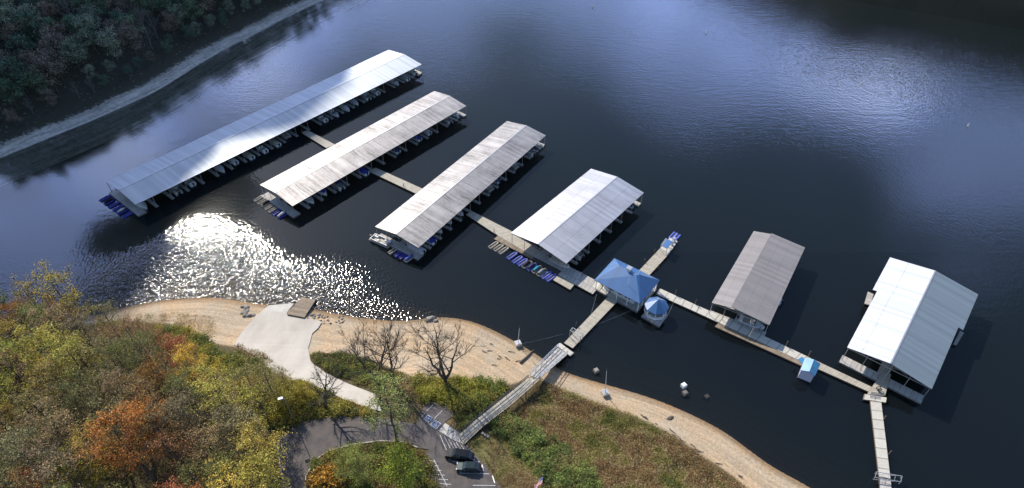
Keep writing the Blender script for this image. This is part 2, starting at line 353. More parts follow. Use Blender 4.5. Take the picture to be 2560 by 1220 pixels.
# ------------------------------------------------------------------ ground, water, hills
def ground_mat():
    m = bpy.data.materials.new('ground_mat'); m.use_nodes = True; t = m.node_tree; b = t.nodes['Principled BSDF']; b.inputs['Roughness'].default_value = .95; b.inputs['Specular IOR Level'].default_value = .15
    tcn = N(t, 'ShaderNodeTexCoord'); O = tcn.outputs['Object']
    ad = N(t, 'ShaderNodeAttribute', attribute_name='shore'); aw = N(t, 'ShaderNodeAttribute', attribute_name='veg'); al = N(t, 'ShaderNodeAttribute', attribute_name='lawn')
    n1 = N(t, 'ShaderNodeTexNoise', i={'Scale': 2.2, 'Detail': 8.0, 'Roughness': .75}); L(t, O, n1.inputs[0])
    n2 = N(t, 'ShaderNodeTexNoise', i={'Scale': .12, 'Detail': 5.0}); L(t, O, n2.inputs[0])
    # tide lines: noise over the distance from the water
    cm = N(t, 'ShaderNodeCombineXYZ'); L(t, math_(t, 'ADD', math_(t, 'MULTIPLY', ad.outputs['Fac'], 1.1), math_(t, 'MULTIPLY', n2.outputs[0], 1.2)), cm.inputs[0])
    sx = N(t, 'ShaderNodeSeparateXYZ'); L(t, O, sx.inputs[0]); L(t, math_(t, 'MULTIPLY', sx.outputs[0], .05), cm.inputs[1])
    n3 = N(t, 'ShaderNodeTexNoise', i={'Scale': 1.0, 'Detail': 4.0}); L(t, cm.outputs[0], n3.inputs[0])
    def mix(f, a, c, mode='MIX'):
        x = N(t, 'ShaderNodeMix', data_type='RGBA', blend_type=mode)
        for i, v in ((0, f), (6, a), (7, c)):
            if isinstance(v, tuple): x.inputs[i].default_value = v + (1,)
            elif isinstance(v, (int, float)): x.inputs[i].default_value = v
            else: L(t, v, x.inputs[i])
        return x.outputs[2]
    sand = mix(ramp_(t, n2.outputs[0], [(.4, 0), (.6, 1)]), (.53, .425, .30), (.59, .42, .255))
    sand = mix(math_(t, 'MULTIPLY', ramp_(t, n3.outputs[0], [(.42, 0), (.60, 1)]), .5), sand, (.36, .28, .185))
    sand = mix(1.0, sand, ramp_(t, n1.outputs[0], [(.3, .50), (.68, 1.08)]), 'MULTIPLY')
    wet = ramp_(t, math_(t, 'DIVIDE', math_(t, 'ADD', ad.outputs['Fac'], 1.5), 4.0), [(.0, 0.0), (.45, .25), (.9, 1.0)])
    sand = mix(wet, mix(1.0, sand, (.42, .32, .21), 'MULTIPLY'), sand)
    deep = ramp_(t, math_(t, 'DIVIDE', ad.outputs['Fac'], -16.0), [(0.0, 0.0), (.25, .25), (.6, .75), (1.0, 1.0)])
    sand = mix(deep, sand, (.05, .055, .038))
    veg = mix(ramp_(t, n1.outputs[0], [(.4, 0), (.62, 1)]), (.055, .045, .024), (.13, .10, .05))
    lawn = mix(ramp_(t, n1.outputs[0], [(.38, 0), (.62, 1)]), (.10, .12, .035), (.21, .17, .07))
    lawn = mix(ramp_(t, n2.outputs[0], [(.4, 0), (.6, 1)]), lawn, (.15, .105, .05))
    edge = math_(t, 'ADD', aw.outputs['Fac'], math_(t, 'MULTIPLY', math_(t, 'SUBTRACT', n1.outputs[0], .5), .9))
    col = mix(ramp_(t, edge, [(.42, 0), (.58, 1)]), sand, veg)
    col = mix(ramp_(t, math_(t, 'ADD', al.outputs['Fac'], math_(t, 'MULTIPLY', math_(t, 'SUBTRACT', n1.outputs[0], .5), .8)), [(.4, 0), (.6, 1)]), col, lawn)
    L(t, col, b.inputs['Base Color'])
    bp = N(t, 'ShaderNodeBump', i={'Strength': .6, 'Distance': .12}); L(t, n1.outputs[0], bp.inputs['Height']); L(t, bp.outputs[0], b.inputs['Normal'])
    return m
sand_veg_px = [(-400, 900), (-200, 880), (0, 850), (200, 812), (300, 800), (420, 810), (500, 850), (585, 866), (660, 900), (780, 885), (860, 885), (930, 905), (1000, 930), (1060, 948), (1150, 945), (1250, 968), (1300, 955), (1340, 940), (1380, 960), (1400, 971), (1493, 1008), (1587, 1039), (1680, 1086), (1743, 1130), (1836, 1192), (1900, 1250), (2050, 1400), (2300, 1800)]
VE = np.array([at(a, b)[:2] for a, b in sand_veg_px]); VE = np.vstack([[-900, VE[0, 1]], VE, [900, -400]])
lawn_poly = [at(a, b)[:2] for a, b in [(1165, 1108), (1215, 1078), (1260, 1095), (1330, 1160), (1400, 1240), (1255, 1240), (1210, 1160)]]
lawn_poly2 = [at(a, b)[:2] for a, b in [(1148, 1082), (1105, 1058), (1130, 1040), (1160, 1040), (1190, 1050)]]
xs = np.concatenate([np.linspace(-900, -185, 24), np.arange(-180, 140, .8), np.linspace(145, 900, 24)])
ys = np.concatenate([np.linspace(-500, 38, 24), np.arange(40, 135, .8)])
X, Y = np.meshgrid(xs, ys, indexing='ij')
D = shore_d(X.ravel(), Y.ravel()).reshape(X.shape)
Z = np.interp(D, HD, HZ)
rough = np.clip((D - 1) / 4, 0, 1) * (D < 24)
Z = Z + rough * (vnoise(X, Y, 5.0, 1) * .10 + vnoise(X, Y, 1.7, 2) * .05)
vegm = np.clip(.5 + (np.interp(X.ravel(), VE[:, 0], VE[:, 1]).reshape(X.shape) - Y) / 5.0, 0, 1)
lw = np.array([1.0 if (inpoly(x, y, lawn_poly) or inpoly(x, y, lawn_poly2)) else 0.0 for x, y in zip(X.ravel(), Y.ravel())]) if True else 0
lw = lw.reshape(X.shape)
for _ in range(3): lw[1:-1, 1:-1] = (lw[1:-1, 1:-1] * 2 + lw[:-2, 1:-1] + lw[2:, 1:-1] + lw[1:-1, :-2] + lw[1:-1, 2:]) / 6
tag(grid_mesh('ground', X, Y, Z, ground_mat(), {'shore': D, 'veg': vegm, 'lawn': lw}), kind='structure')

def water_mat():
    m = bpy.data.materials.new('water_mat'); m.use_nodes = True; t = m.node_tree; t.nodes.clear()
    tcn = N(t, 'ShaderNodeTexCoord'); O = tcn.outputs['Object']
    def mapn(scale, st, d, rot=0.0, rg=.5):
        mp = N(t, 'ShaderNodeMapping', i={'Scale': st, 'Rotation': (0, 0, rot)}); L(t, O, mp.inputs[0])
        n = N(t, 'ShaderNodeTexNoise', i={'Scale': scale, 'Detail': d, 'Roughness': rg}); L(t, mp.outputs[0], n.inputs[0]); return n.outputs[0]
    w1 = mapn(1.55, (1, .62, 1), .9, R(28), .45)
    w2 = mapn(.5, (.35, 1, 1), 2.0, R(8))
    # rough patch in the cove by the near shore, calmer elsewhere
    at_ = N(t, 'ShaderNodeAttribute', attribute_name='gust')
    big = mapn(.02, (1, 1, 1), 3.0)
    af_ = N(t, 'ShaderNodeAttribute', attribute_name='open')
    amp = math_(t, 'ADD', math_(t, 'ADD', .022, math_(t, 'MULTIPLY', af_.outputs['Fac'], .085)), math_(t, 'MULTIPLY', at_.outputs['Fac'], .90))
    amp = math_(t, 'MULTIPLY', amp, ramp_(t, big, [(.35, .75), (.65, 1.15)]))
    h = math_(t, 'ADD', w1, math_(t, 'MULTIPLY', w2, .8))
    bp = N(t, 'ShaderNodeBump', i={'Distance': .52}); L(t, h, bp.inputs['Height']); L(t, amp, bp.inputs['Strength'])
    gl = N(t, 'ShaderNodeBsdfGlossy', i={'Roughness': .14, 'Color': (1, 1, 1, 1)}); L(t, bp.outputs[0], gl.inputs['Normal'])
    L(t, math_(t, 'ADD', .11, math_(t, 'MULTIPLY', math_(t, 'SUBTRACT', 1.0, at_.outputs['Fac'], True), -.06)), gl.inputs['Roughness'])
    fr = N(t, 'ShaderNodeFresnel', i={'IOR': 1.34}); L(t, bp.outputs[0], fr.inputs['Normal'])
    tp = N(t, 'ShaderNodeBsdfTransparent', i={'Color': (.86, .90, .84, 1)})
    df = N(t, 'ShaderNodeBsdfDiffuse', i={'Color': (.018, .025, .030, 1)})
    m1 = N(t, 'ShaderNodeMixShader', i={0: .25}); L(t, tp.outputs[0], m1.inputs[1]); L(t, df.outputs[0], m1.inputs[2])
    ms = N(t, 'ShaderNodeMixShader'); L(t, fr.outputs[0], ms.inputs[0]); L(t, m1.outputs[0], ms.inputs[1]); L(t, gl.outputs[0], ms.inputs[2])
    o = N(t, 'ShaderNodeOutputMaterial'); L(t, ms.outputs[0], o.inputs[0]); return m
# wind-roughened patch of the cove: bounded by the calm line running from the second dock to the shore
wx = np.concatenate([np.linspace(-2500, -200, 12), np.arange(-196, 120, 4.0), np.linspace(124, 2500, 12)]); wy = np.concatenate([np.arange(20, 330, 4.0), np.linspace(334, 4000, 14)])
WX, WY = np.meshgrid(wx, wy, indexing='ij')
gb = np.array([un(a, b)[:2] for a, b in [(-60, 640), (180, 630), (330, 590), (480, 545), (600, 560), (760, 615), (900, 655), (1100, 715), (1300, 800)]])
top = np.interp(WX.ravel(), gb[:, 0], gb[:, 1]).reshape(WX.shape)
gust = np.clip((top - WY + vnoise(WX, WY, 16, 5) * 7) / 20.0, 0, 1) * np.clip((un(1420, 850).x - WX) / 40.0, 0, 1) * np.clip((WX + 122) / 16.0, .12, 1)
tag(grid_mesh('water', WX, WY, WX * 0, water_mat(), {'gust': gust, 'open': np.clip((WY - 150) / 90, 0, 1) + .35 * np.clip((WX - 20) / 40, 0, 1)}), kind='structure')
lb = MB(); lb.add([(-3000, -600, -5.05), (3000, -600, -5.05), (3000, 4000, -5.05), (-3000, 4000, -5.05)], [(0, 1, 2, 3)])
tag(lb.build('lakebed', mat('silt', (.065, .075, .055), .95, noise=(.03, .7, (.08, .078, .046), (1, 1, 1)))), kind='structure')

# far shore at the top left: a narrow beach under a wooded slope
far_px = [(-900, 700), (-500, 575), (-200, 470), (0, 395), (150, 335), (280, 280), (400, 225), (540, 133), (640, 85), (730, 35), (812, 0)]
FS = np.array([un(a, b)[:2] for a, b in far_px]); e = FS[-1] - FS[-3]; e /= np.linalg.norm(e)
FS = smooth(np.vstack([FS, FS[-1] + e * 60 + [5, 0], FS[-1] + e * 220 + [40, 0], FS[-1] + e * 500 + [160, 0]]), 2)
seg = np.r_[0, np.cumsum(np.hypot(*np.diff(FS, axis=0).T))]
FN = np.array([-.875, .48])
def far_pt(a, s):
    """a metres along the far shore, s metres inland"""
    return np.interp(a, seg, FS[:, 0]) + FN[0] * s, np.interp(a, seg, FS[:, 1]) + FN[1] * s
FHD = [-30, -9, 0, 3, 7, 10, 100, 150, 230, 400]; FHZ = [-6, -5.2, 0, .6, 1.5, 3.2, 50, 68, 76, 70]
def far_h(a, s): return np.interp(s, FHD, FHZ) + (vnoise(a, s, 24, 9) * 3.5) * np.clip((s - 14) / 40, 0, 1) + (vnoise(a, s, 2.2, 4) * .28 + vnoise(a, s, 5.5, 6) * .35) * np.clip(s / 3, 0, 1)
aa = np.arange(0, seg[-1], 2.0); ss = np.r_[np.arange(-30, 40, 1.2), np.arange(40, 400, 5.0)]
AA, SS = np.meshgrid(aa, ss, indexing='ij'); FX, FY = far_pt(AA, SS)
def far_mat():
    m = mat('far_ground', (.33, .31, .28), .95); t = m.node_tree; b = t.nodes['Principled BSDF']
    a = N(t, 'ShaderNodeAttribute', attribute_name='inland'); a2 = N(t, 'ShaderNodeAttribute', attribute_name='along')
    cm = N(t, 'ShaderNodeCombineXYZ'); L(t, a.outputs['Fac'], cm.inputs[0]); L(t, math_(t, 'MULTIPLY', a2.outputs['Fac'], .06), cm.inputs[1])
    n = N(t, 'ShaderNodeTexNoise', i={'Scale': .9, 'Detail': 5.0, 'Roughness': .7}); L(t, cm.outputs[0], n.inputs[0])
    n5 = N(t, 'ShaderNodeTexNoise', i={'Scale': .7, 'Detail': 6.0, 'Roughness': .75}); tc5 = N(t, 'ShaderNodeTexCoord'); L(t, tc5.outputs['Object'], n5.inputs[0])
    c1 = ramp_(t, math_(t, 'ADD', math_(t, 'MULTIPLY', n.outputs[0], .6), math_(t, 'MULTIPLY', n5.outputs[0], .4)), [(.38, (.20, .18, .155)), (.58, (.60, .54, .47))])
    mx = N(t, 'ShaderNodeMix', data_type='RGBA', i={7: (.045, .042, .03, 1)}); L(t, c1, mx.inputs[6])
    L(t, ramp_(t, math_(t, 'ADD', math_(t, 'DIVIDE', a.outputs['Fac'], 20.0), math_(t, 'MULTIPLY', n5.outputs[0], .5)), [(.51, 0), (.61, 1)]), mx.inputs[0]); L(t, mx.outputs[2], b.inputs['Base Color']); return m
tag(grid_mesh('hillside', FX, FY, far_h(AA, SS), far_mat(), {'inland': SS, 'along': AA}), kind='structure')

# hill across the lake at the right: out of the frame, its reflection darkens the water
ridge = np.array([[40, 800], [130, 640], [205, 557], [276, 483], [356, 439], [520, 380], [760, 330]]); rh = np.array([35, 60, 92, 104, 106, 110, 100.])
ridge = np.array(ridge, float); rseg = np.r_[0, np.cumsum(np.hypot(*np.diff(ridge, axis=0).T))]
A2, S2 = np.meshgrid(np.linspace(0, rseg[-1], 90), np.linspace(-190, 220, 60), indexing='ij')
rx = np.interp(A2, rseg, ridge[:, 0]); ry = np.interp(A2, rseg, ridge[:, 1]); RN = np.array([.55, .835])
hh = np.interp(A2, rseg, rh) * np.interp(S2, [-190, -150, -120, 0, 220], [-.06, -.02, .06, 1, .8]) + vnoise(A2, S2, 30, 3) * 5 * np.clip((S2 + 130) / 60, 0, 1)
HX, HY = rx + RN[0] * S2, ry + RN[1] * S2
mat('wood_floor', (.03, .032, .018), .95)
tag(grid_mesh('hills', HX, HY, hh, 'wood_floor'), kind='structure')
i = nrs.randint(0, 89, 26000); j = nrs.randint(9, 58, 26000); u = nrs.rand(26000)[:, None]
P = np.stack([HX[i, j], HY[i, j], hh[i, j]], 1) * (1 - u) + np.stack([HX[i + 1, j + 1], HY[i + 1, j + 1], hh[i + 1, j + 1]], 1) * u
P[:, :2] += nrs.normal(size=(26000, 2)) * 2; P[:, 2] += nrs.uniform(2, 15, 26000)
wd = quads_mesh('wood', leaf_quads(P, 4.5, nrs), 'leaf_far'); wd.color = (.05, .052, .022, 1)
tag(wd, kind='stuff')
#SECTION2
# ------------------------------------------------------------------ covered boat docks
ZD = 0.55          # deck height over the water
def bil(c, s, t):
    """c = near-left, near-right, far-left, far-right ground corners; s 0..1 along, t -1..1 across"""
    a = c[0].lerp(c[1], (t + 1) / 2); b = c[2].lerp(c[3], (t + 1) / 2); return a.lerp(b, s)
def roof_slab(mb, p, th=.10):
    """p: four roof corners in order eave-near, ridge-near, ridge-far, eave-far"""
    b = [q - Vector((0, 0, th)) for q in p]; ul = (p[3] - p[0]).length; vl = (p[1] - p[0]).length
    n = len(mb.v)
    mb.hexa(b, p)
    # top face UV: x along the ridge, y down the slope
    # faces were added bottom, top, 4 sides -> patch the top face's four uvs
    base = len(mb.uv) - 24; mb.uv[base + 4:base + 8] = [(0, vl), (0, 0), (ul, 0), (ul, vl)]
COV = {}
def covered_dock(key, corners, eave, rise, roofm, label, slip=5.0, pitch_px=None, group='covered boat docks', ridge_t=0.0, posts=True, segs=None, right_lift=0.0):
    c = [un(a, b, eave) for a, b in corners]
    for q in c: q.z = 0
    o = bil(c, 0, 0); T = wthing('covered_dock', (o.x, o.y, 0), label, 'boat dock', group)
    Lm = (bil(c, 1, 0) - bil(c, 0, 0)).length; Wm = (bil(c, 0, 1) - bil(c, 0, -1)).length
    def P(s, t, z): q = bil(c, s, t); return Vector((q.x, q.y, z))
    zr = eave + rise
    # roof: the two slopes are separate parts; segs = list of (s0, s1, tl, tr)
    for (s0, s1, tl, tr) in (segs or [(0, 1, -1, 1)]):
        mb = MB(); k = max(1, round((s1 - s0) * Lm / 15))
        zl = zr - rise * abs(tl - ridge_t) / (1 + ridge_t); roof_slab(mb, [P(s0, tl, zl), P(s0, ridge_t, zr), P(s1, ridge_t, zr), P(s1, tl, zl)])
        mb.build('roof', roofm[0], T)
        mb = MB(); zr2 = zr + right_lift; q0 = P(s0, tr, zr - rise * abs(tr - ridge_t) / (1 - ridge_t)); q1 = P(s1, tr, q0.z)
        roof_slab(mb, [q1, P(s1, ridge_t - (.02 if right_lift else 0), zr2), P(s0, ridge_t - (.02 if right_lift else 0), zr2), q0])
        mb.build('roof', roofm[1], T)
    if not right_lift:
        MB().bar(P(0, ridge_t, zr + .03), P(1, ridge_t, zr + .03), .34, .05).build('ridge_cap', 'steel', T)
    # decks
    MB().hexa([P(0, -.13, ZD - .18), P(0, .13, ZD - .18), P(1, .13, ZD - .18), P(1, -.13, ZD - .18)][::1], [P(0, -.13, ZD), P(0, .13, ZD), P(1, .13, ZD), P(1, -.13, ZD)]).build('main_walkway', 'deck_tan', T)
    ds = 1.8 / Lm
    zE = ZD + .006
    MB().hexa([P(-ds * .45, -1.0, .05), P(-ds * .45, 1.0, .05), P(ds, 1.0, .05), P(ds, -1.0, .05)], [P(-ds * .45, -1, zE), P(-ds * .45, 1, zE), P(ds, 1, zE), P(ds, -1, zE)]).build('end_deck', 'boards_pale', T)
    MB().hexa([P(1 - ds, -.97, .05), P(1 - ds, .97, .05), P(1, .97, .05), P(1, -.97, .05)], [P(1 - ds, -.97, zE), P(1 - ds, .97, zE), P(1, .97, zE), P(1, -.97, zE)]).build('end_deck', 'boards_pale', T)
    n = max(2, round(Lm / slip)); 
    for i in range(1, n):
        s = i / n; w = .5 / Lm
        for sg in (-1, 1):
            a, b = (.135 * sg, .99 * sg)
            t0, t1 = min(a, b), max(a, b)
            MB().hexa([P(s - w, t0, .12), P(s - w, t1, .12), P(s + w, t1, .12), P(s + w, t0, .12)], [P(s - w, t0, ZD - .01), P(s - w, t1, ZD - .01), P(s + w, t1, ZD - .01), P(s + w, t0, ZD - .01)]).build('finger_pier', 'boards_pale', T)
    for i in range(n + 1):
        s = min(max(i / n, .1 / Lm), 1 - .1 / Lm)
        for sg in (-1, 1):
            tt = .965 * sg
            zt = zr - rise * abs(tt - ridge_t) / (1 + ridge_t * (1 if sg < 0 else -1))
            MB().tube([P(s, tt, .05), P(s, tt, zt - .11)], .085, 5).build('post', 'steel', T)
    for sg in (-1, 1):
        tt = .965 * sg; zt = zr - rise * abs(tt - ridge_t) / (1 + ridge_t * (1 if sg < 0 else -1)) - .24
        MB().bar(P(0, tt, zt), P(1, tt, zt), .14, .26).build('eave_beam', 'dark_steel', T)
    # gable trusses
    for s in (.004, .996):
        mb = MB(); zc = eave - .25
        mb.bar(P(s, -.96, zc), P(s, .96, zc), .10, .14)
        K = 8
        for k in range(K):
            t0 = -.95 + 1.9 * k / K; t1 = -.95 + 1.9 * (k + 1) / K; z = lambda t: zr - rise * abs(t - ridge_t) / (1 + ridge_t * (1 if t < ridge_t else -1)) - .2
            mb.bar(P(s, t0, zc if k % 2 == 0 else z(t0)), P(s, t1, z(t1) if k % 2 == 0 else zc), .06)
        mb.build('truss', 'steel', T)
        for t in (-.5, 0.06, .5):
            MB().tube([P(s, t, ZD), P(s, t, zr - rise * abs(t) - .15)], .07, 5).build('post', 'steel', T)
    COV[key] = (c, Lm, Wm, n, T); return T
covered_dock('a', [(264.5, 454.5), (338.8, 511.8), (971.4, 124.5), (1054.4, 161)], 4.4, 1.15, ('roof_new_metal', 'roof_new_metal'), 'longest covered boat dock with a shiny clean metal roof, farthest from the near shore', 5.2)
covered_dock('b', [(649.4, 462), (731, 515.5), (1085.7, 227.5), (1166, 264.8)], 4.4, 1.05, ('roof_weathered', 'roof_weathered'), 'covered boat dock with a weathered metal roof next to the longest one', 5.0)
covered_dock('c', [(937.5, 566.7), (1045.7, 619.7), (1267.5, 302.4), (1364.9, 338.4)], 4.4, 1.1, ('roof_weathered', 'roof_weathered'), 'stain streaked metal roofed boat dock with a tan pontoon boat moored at its near end', 5.0)
covered_dock('d', [(1277.3, 582), (1415.7, 659.4), (1477.9, 421.5), (1609.9, 481.8)], 4.8, 1.4, ('roof_bright', 'roof_bright'), 'short wide covered boat dock with a bright roof beside the row of jet ski pads', 5.6)
covered_dock('e', [(1779.2, 757), (1923.5, 812.8), (1884.4, 577.5), (2012.7, 618.7)], 5.0, .9, ('roof_grey', 'roof_grey'), 'covered dock with a dull grey brown roof whose slopes overlap at the ridge', 6.0, ridge_t=-.32, right_lift=.28)
# the big dock at the right: its far half is wider than its near half
FL, FR_ = (2223.8, 641.2), (2448.6, 735.6)
cc = [un(2118, 868.4, 5.2), un(2329.6, 972.7, 5.2), un(2223.8, 641.2, 5.2), un(2448.6, 735.6, 5.2)]
covered_dock('f', [(2118, 868.4), (2329.6, 972.7), (2236, 646.5), (2434, 729.5)], 5.2, 1.5, ('roof_white', 'roof_slate_shade'), 'large covered dock with one white and one shade tinted roof slope and stepped eaves', 6.5, segs=[(0, .60, -1, 1), (.60, 1.0, -1.11, 1.12)])
# extra decks showing in the notches and at far ends
def deck_thing(px, label, m='deck_tan', z=.6, th=.16, parent=None, name='floating_walkway', cat='walkway', group=None, posts=(), fl=True):
    """px = four corners in photo pixels, ccw seen from above (left-low, right-low, right-high, left-high)"""
    P = [un(a, b, z) for a, b in px]
    # make ccw
    ar = sum(P[i].x * P[(i + 1) % 4].y - P[(i + 1) % 4].x * P[i].y for i in range(4))
    if ar < 0: P = [P[0], P[3], P[2], P[1]]
    c = sum(P, Vector()) / 4
    T = wthing(name, (c.x, c.y, 0), label, cat, group)
    l0, l1 = (P[1] - P[0]).length, (P[2] - P[1]).length
    if l1 > l0: P = P[1:] + P[:1]
    MB().hexa([p - Vector((0, 0, th)) for p in P], P).build('deck', m, T)
    Q = [c + (p - c) * .995 for p in P]; Q = [Vector((q.x, q.y, 0)) for q in Q]
    if fl:
        MB().hexa([q + Vector((0, 0, -.35)) for q in Q], [q + Vector((0, 0, z - th)) for q in Q]).build('float', 'float_dark', T)
        for a, b in ((0, 1), (2, 3)):
            d = (P[b] - P[a]).normalized(); nrm = Vector((d.y, -d.x, 0)) * .03
            MB().bar(P[a] + nrm + Vector((0, 0, -.13)), P[b] + nrm + Vector((0, 0, -.13)), .05, .24).build('edge_board', 'fascia', T)
    for (a, b, h) in posts:
        q = un(a, b, z); MB().tube([q + Vector((0, 0, -.9)), q + Vector((0, 0, h))], .11, 6).build('mooring_post', 'fascia', T)
    return T
WG = 'floating walkways that link the docks'
deck_thing([(753, 331), (816, 370), (838, 361.5), (768, 325)], 'floating walkway between the longest dock and the dock beside it', z=.60, group=WG, posts=[(756, 332, 1.6)])
deck_thing([(920, 427), (1040, 484), (1057, 472), (939, 419)], 'floating walkway leading to the middle of the stain streaked roof dock', z=.61, group=WG, posts=[(1009, 465, 1.2)])
deck_thing([(1165, 536), (1242, 587), (1279, 578), (1178, 527)], 'floating walkway between the stain streaked dock and the short bright roofed dock', z=.60, group=WG, posts=[(1235, 580, 1.3)])
deck_thing([(1242.3, 587), (1331, 640), (1352, 629), (1279.2, 578.1)], 'pale walkway section running under the gable of the short bright roofed dock', z=.612, group=WG)
deck_thing([(1331.2, 640), (1479, 716), (1487, 699.5), (1352.2, 629)], 'shaded walkway section between the bright roofed dock and the blue roofed building', 'deck_dark' if 0 else 'boards_pale', z=.62, group=WG, posts=[(1455, 690, 1.3)])
deck_thing([(1235, 597), (1329.5, 647), (1338, 638.5), (1246.7, 587)], 'weathered brown platform behind the tan jet ski pads', 'deck_brown', z=.585, name='platform', cat='platform')
deck_thing([(1329.8, 647), (1394, 686.5), (1405.5, 675), (1338.3, 638.7)], 'dark stained platform behind the blue jet ski pads', 'deck_dark', z=.59, name='platform', cat='platform')
deck_thing([(1394.5, 687), (1482, 735), (1493.4, 722), (1405.8, 675.2)], 'grey boarded platform next to the blue roofed building', 'boards_pale', z=.595, name='platform', cat='platform')
deck_thing([(1382.8, 699.5), (1425.4, 724), (1436.9, 710), (1393.4, 688.7)], 'short sunlit tan dock floating beside the grey platform', z=.56, name='small_dock', cat='dock')
# walkway to the right
MWG = 'sections of the long walkway on the right'
deck_thing([(1640, 735), (1740, 780), (1747, 765.5), (1650, 721)], 'walkway section leaving the blue roofed building to the right', 'deck_concrete', z=.62, group=MWG, posts=[(1688, 736, 1.7)])
deck_thing([(1740.3, 780.2), (1796, 806), (1808, 791.5), (1747.3, 765.6)], 'walkway section before the grey brown roofed dock', 'deck_concrete', z=.615, group=MWG, posts=[(1738, 760.5, 1.7)])
deck_thing([(1796.3, 806), (2003, 903), (2016, 890), (1808.3, 791.6)], 'long walkway section passing in front of the grey brown roofed dock', 'deck_concrete', z=.61, group=MWG, posts=[(1965, 864, 1.7), (2021, 890, 1.9), (1897, 828, 1.5)])
deck_thing([(2003.3, 903.2), (2173.7, 979.8), (2185.4, 970.2), (2016.3, 890.2)], 'tan walkway section between the small shed and the big white roofed dock', z=.605, group=MWG)
deck_thing([(1787, 816), (2004, 914), (2010, 906.6), (1796.3, 806.4)], 'rough brown fishing dock alongside the long walkway', 'deck_brown', z=.56, name='side_dock', cat='dock')
deck_thing([(2168, 985), (2212, 990), (2228, 935), (2206, 930)], 'short wooden bridge up to the big white roofed dock', z=.625, name='dock_bridge', cat='dock')
deck_thing([(2158, 998), (2215, 1006), (2217, 994), (2161, 985)], 'cross shaped landing at the top of the right hand gangway', 'deck_concrete', z=.632, name='landing', cat='landing')
deck_thing([(2176, 1002), (2198, 1192), (2226, 1196.5), (2203, 1005)], 'long straight concrete gangway float at the lower right', 'deck_concrete', z=.60, name='gangway_float', cat='gangway', posts=[(2209, 1048, 1.3), (2222, 1135, 1.3)])
deck_thing([(2198.5, 1196), (2206, 1290), (2236, 1290), (2226.5, 1200.5)], 'last gangway section leaving the picture at the bottom right', 'boards_pale', z=.64, name='gangway_float', cat='gangway')
deck_thing([(2161, 759.5), (2176, 763), (2184, 735), (2170, 729)], 'small boarded float showing in the notch of the big white roof', 'boards_pale', z=.57, name='notch_float', cat='float')
deck_thing([(2383, 861), (2391, 863), (2410, 832), (2400, 827)], 'small float showing under the stepped eave of the shade tinted slope', 'boards_pale', z=.57, name='notch_float', cat='float')
deck_thing([(1029.5, 182), (1047, 190), (1055, 181), (1035, 172)], 'tan float sticking out at the far end of the longest dock', z=.62, name='end_float', cat='float')
# fuel dock behind the building
deck_thing([(1598, 676), (1623, 688), (1672, 635), (1650, 621)], 'sunlit tan fuel dock behind the blue roofed building', 'deck_tan', z=.62, name='fuel_dock', cat='dock', posts=[(1611, 655, 1.2), (1646, 668, 1.1), (1636, 630, 1.1)])
deck_thing([(1650.2, 621), (1672.2, 635), (1694, 603), (1675, 594)], 'pale end section of the fuel dock carrying the small canopy', 'deck_concrete', z=.625, name='fuel_dock', cat='dock')
# shaded deck ring of the building + upper dock to the gangway
deck_thing([(1478, 716), (1545, 751.5), (1556, 742), (1487.6, 700.5)], 'pale walkway in front of the blue roofed building', 'deck_concrete', z=.63, group=WG, posts=[(1505, 722, 1.6), (1524, 731, 1.6)])
deck_thing([(1410, 857.5), (1431.5, 870.5), (1545, 751.5), (1521, 740.5)], 'boarded floating pier from the cross platform to the blue roofed building', 'deck_tan', z=.60, name='floating_pier', cat='pier', posts=[(1440, 813, 1.2)])
deck_thing([(1426, 890), (1435, 882.5), (1400, 857), (1391, 863)], 'cross platform at the foot of the truss gangway', 'deck_concrete', z=.64, name='landing', cat='landing')

# ------------------------------------------------------------------ blue roofed building
def W3(px, z): return un(px[0], px[1], z)
bl = [W3(p, 4.0) for p in ((1486, 700), (1599.5, 759), (1650, 700.5), (1536.2, 645.4))]      # left, front, right, back
r0, r1 = W3((1548.5, 663.5), 7.0), W3((1591, 688), 7.0)
r1b = W3((1599, 686.5), 7.0)
cen = sum(bl, Vector()) / 4
B = wthing('marina_store', (cen.x, cen.y, 0), 'square floating marina store under a blue hipped metal roof', 'building')
def face(name, pts, m, parent, th=.0, uvd=None):
    """planar roof face with thickness; first edge = eave"""
    e = (pts[1] - pts[0]).normalized(); nrm = (pts[1] - pts[0]).cross(pts[2] - pts[1]).normalized()
    if nrm.z < 0: pts = pts[::-1]; nrm = -nrm
    v = nrm.cross(e); mb = MB(); n = len(pts); lo = [p - Vector((0, 0, .12)) for p in pts]
    uv = [((p - pts[0]).dot(e), (p - pts[0]).dot(v)) for p in pts]
    mb.add(list(pts) + lo, [tuple(range(n)), tuple(range(n, 2 * n))[::-1]] + [(i, n + i, n + (i + 1) % n, (i + 1) % n) for i in range(n)], [uv, uv[::-1]] + [[(0, 0)] * 4] * n)
    return mb.build(name, m, parent)
roofB = face('roof', [bl[0], bl[1], r1, r0], 'roof_blue', B)
for pts in ([bl[1], bl[2], r1b, r1], [bl[2], bl[3], r0, r1, r1b][0:2] + [r0, r1b], [bl[3], bl[0], r0]):
    face('roof', pts, 'roof_blue', B)
face('roof', [r1, r1b, r0], 'roof_blue', B)
fl = [cen + (p - cen) * .96 for p in bl]; fl = [Vector((p.x, p.y, 0)) for p in fl]
MB().hexa([p + Vector((0, 0, -.3)) for p in fl], [p + Vector((0, 0, .61)) for p in fl]).build('floor_deck', 'boards_pale', B)
wl = [cen + (p - cen) * .66 for p in bl]; wl = [Vector((p.x, p.y, 0)) for p in wl]
MB().hexa([p + Vector((0, 0, .61)) for p in wl], [p + Vector((0, 0, 4.25)) for p in wl]).build('wall', 'wall_white', B)
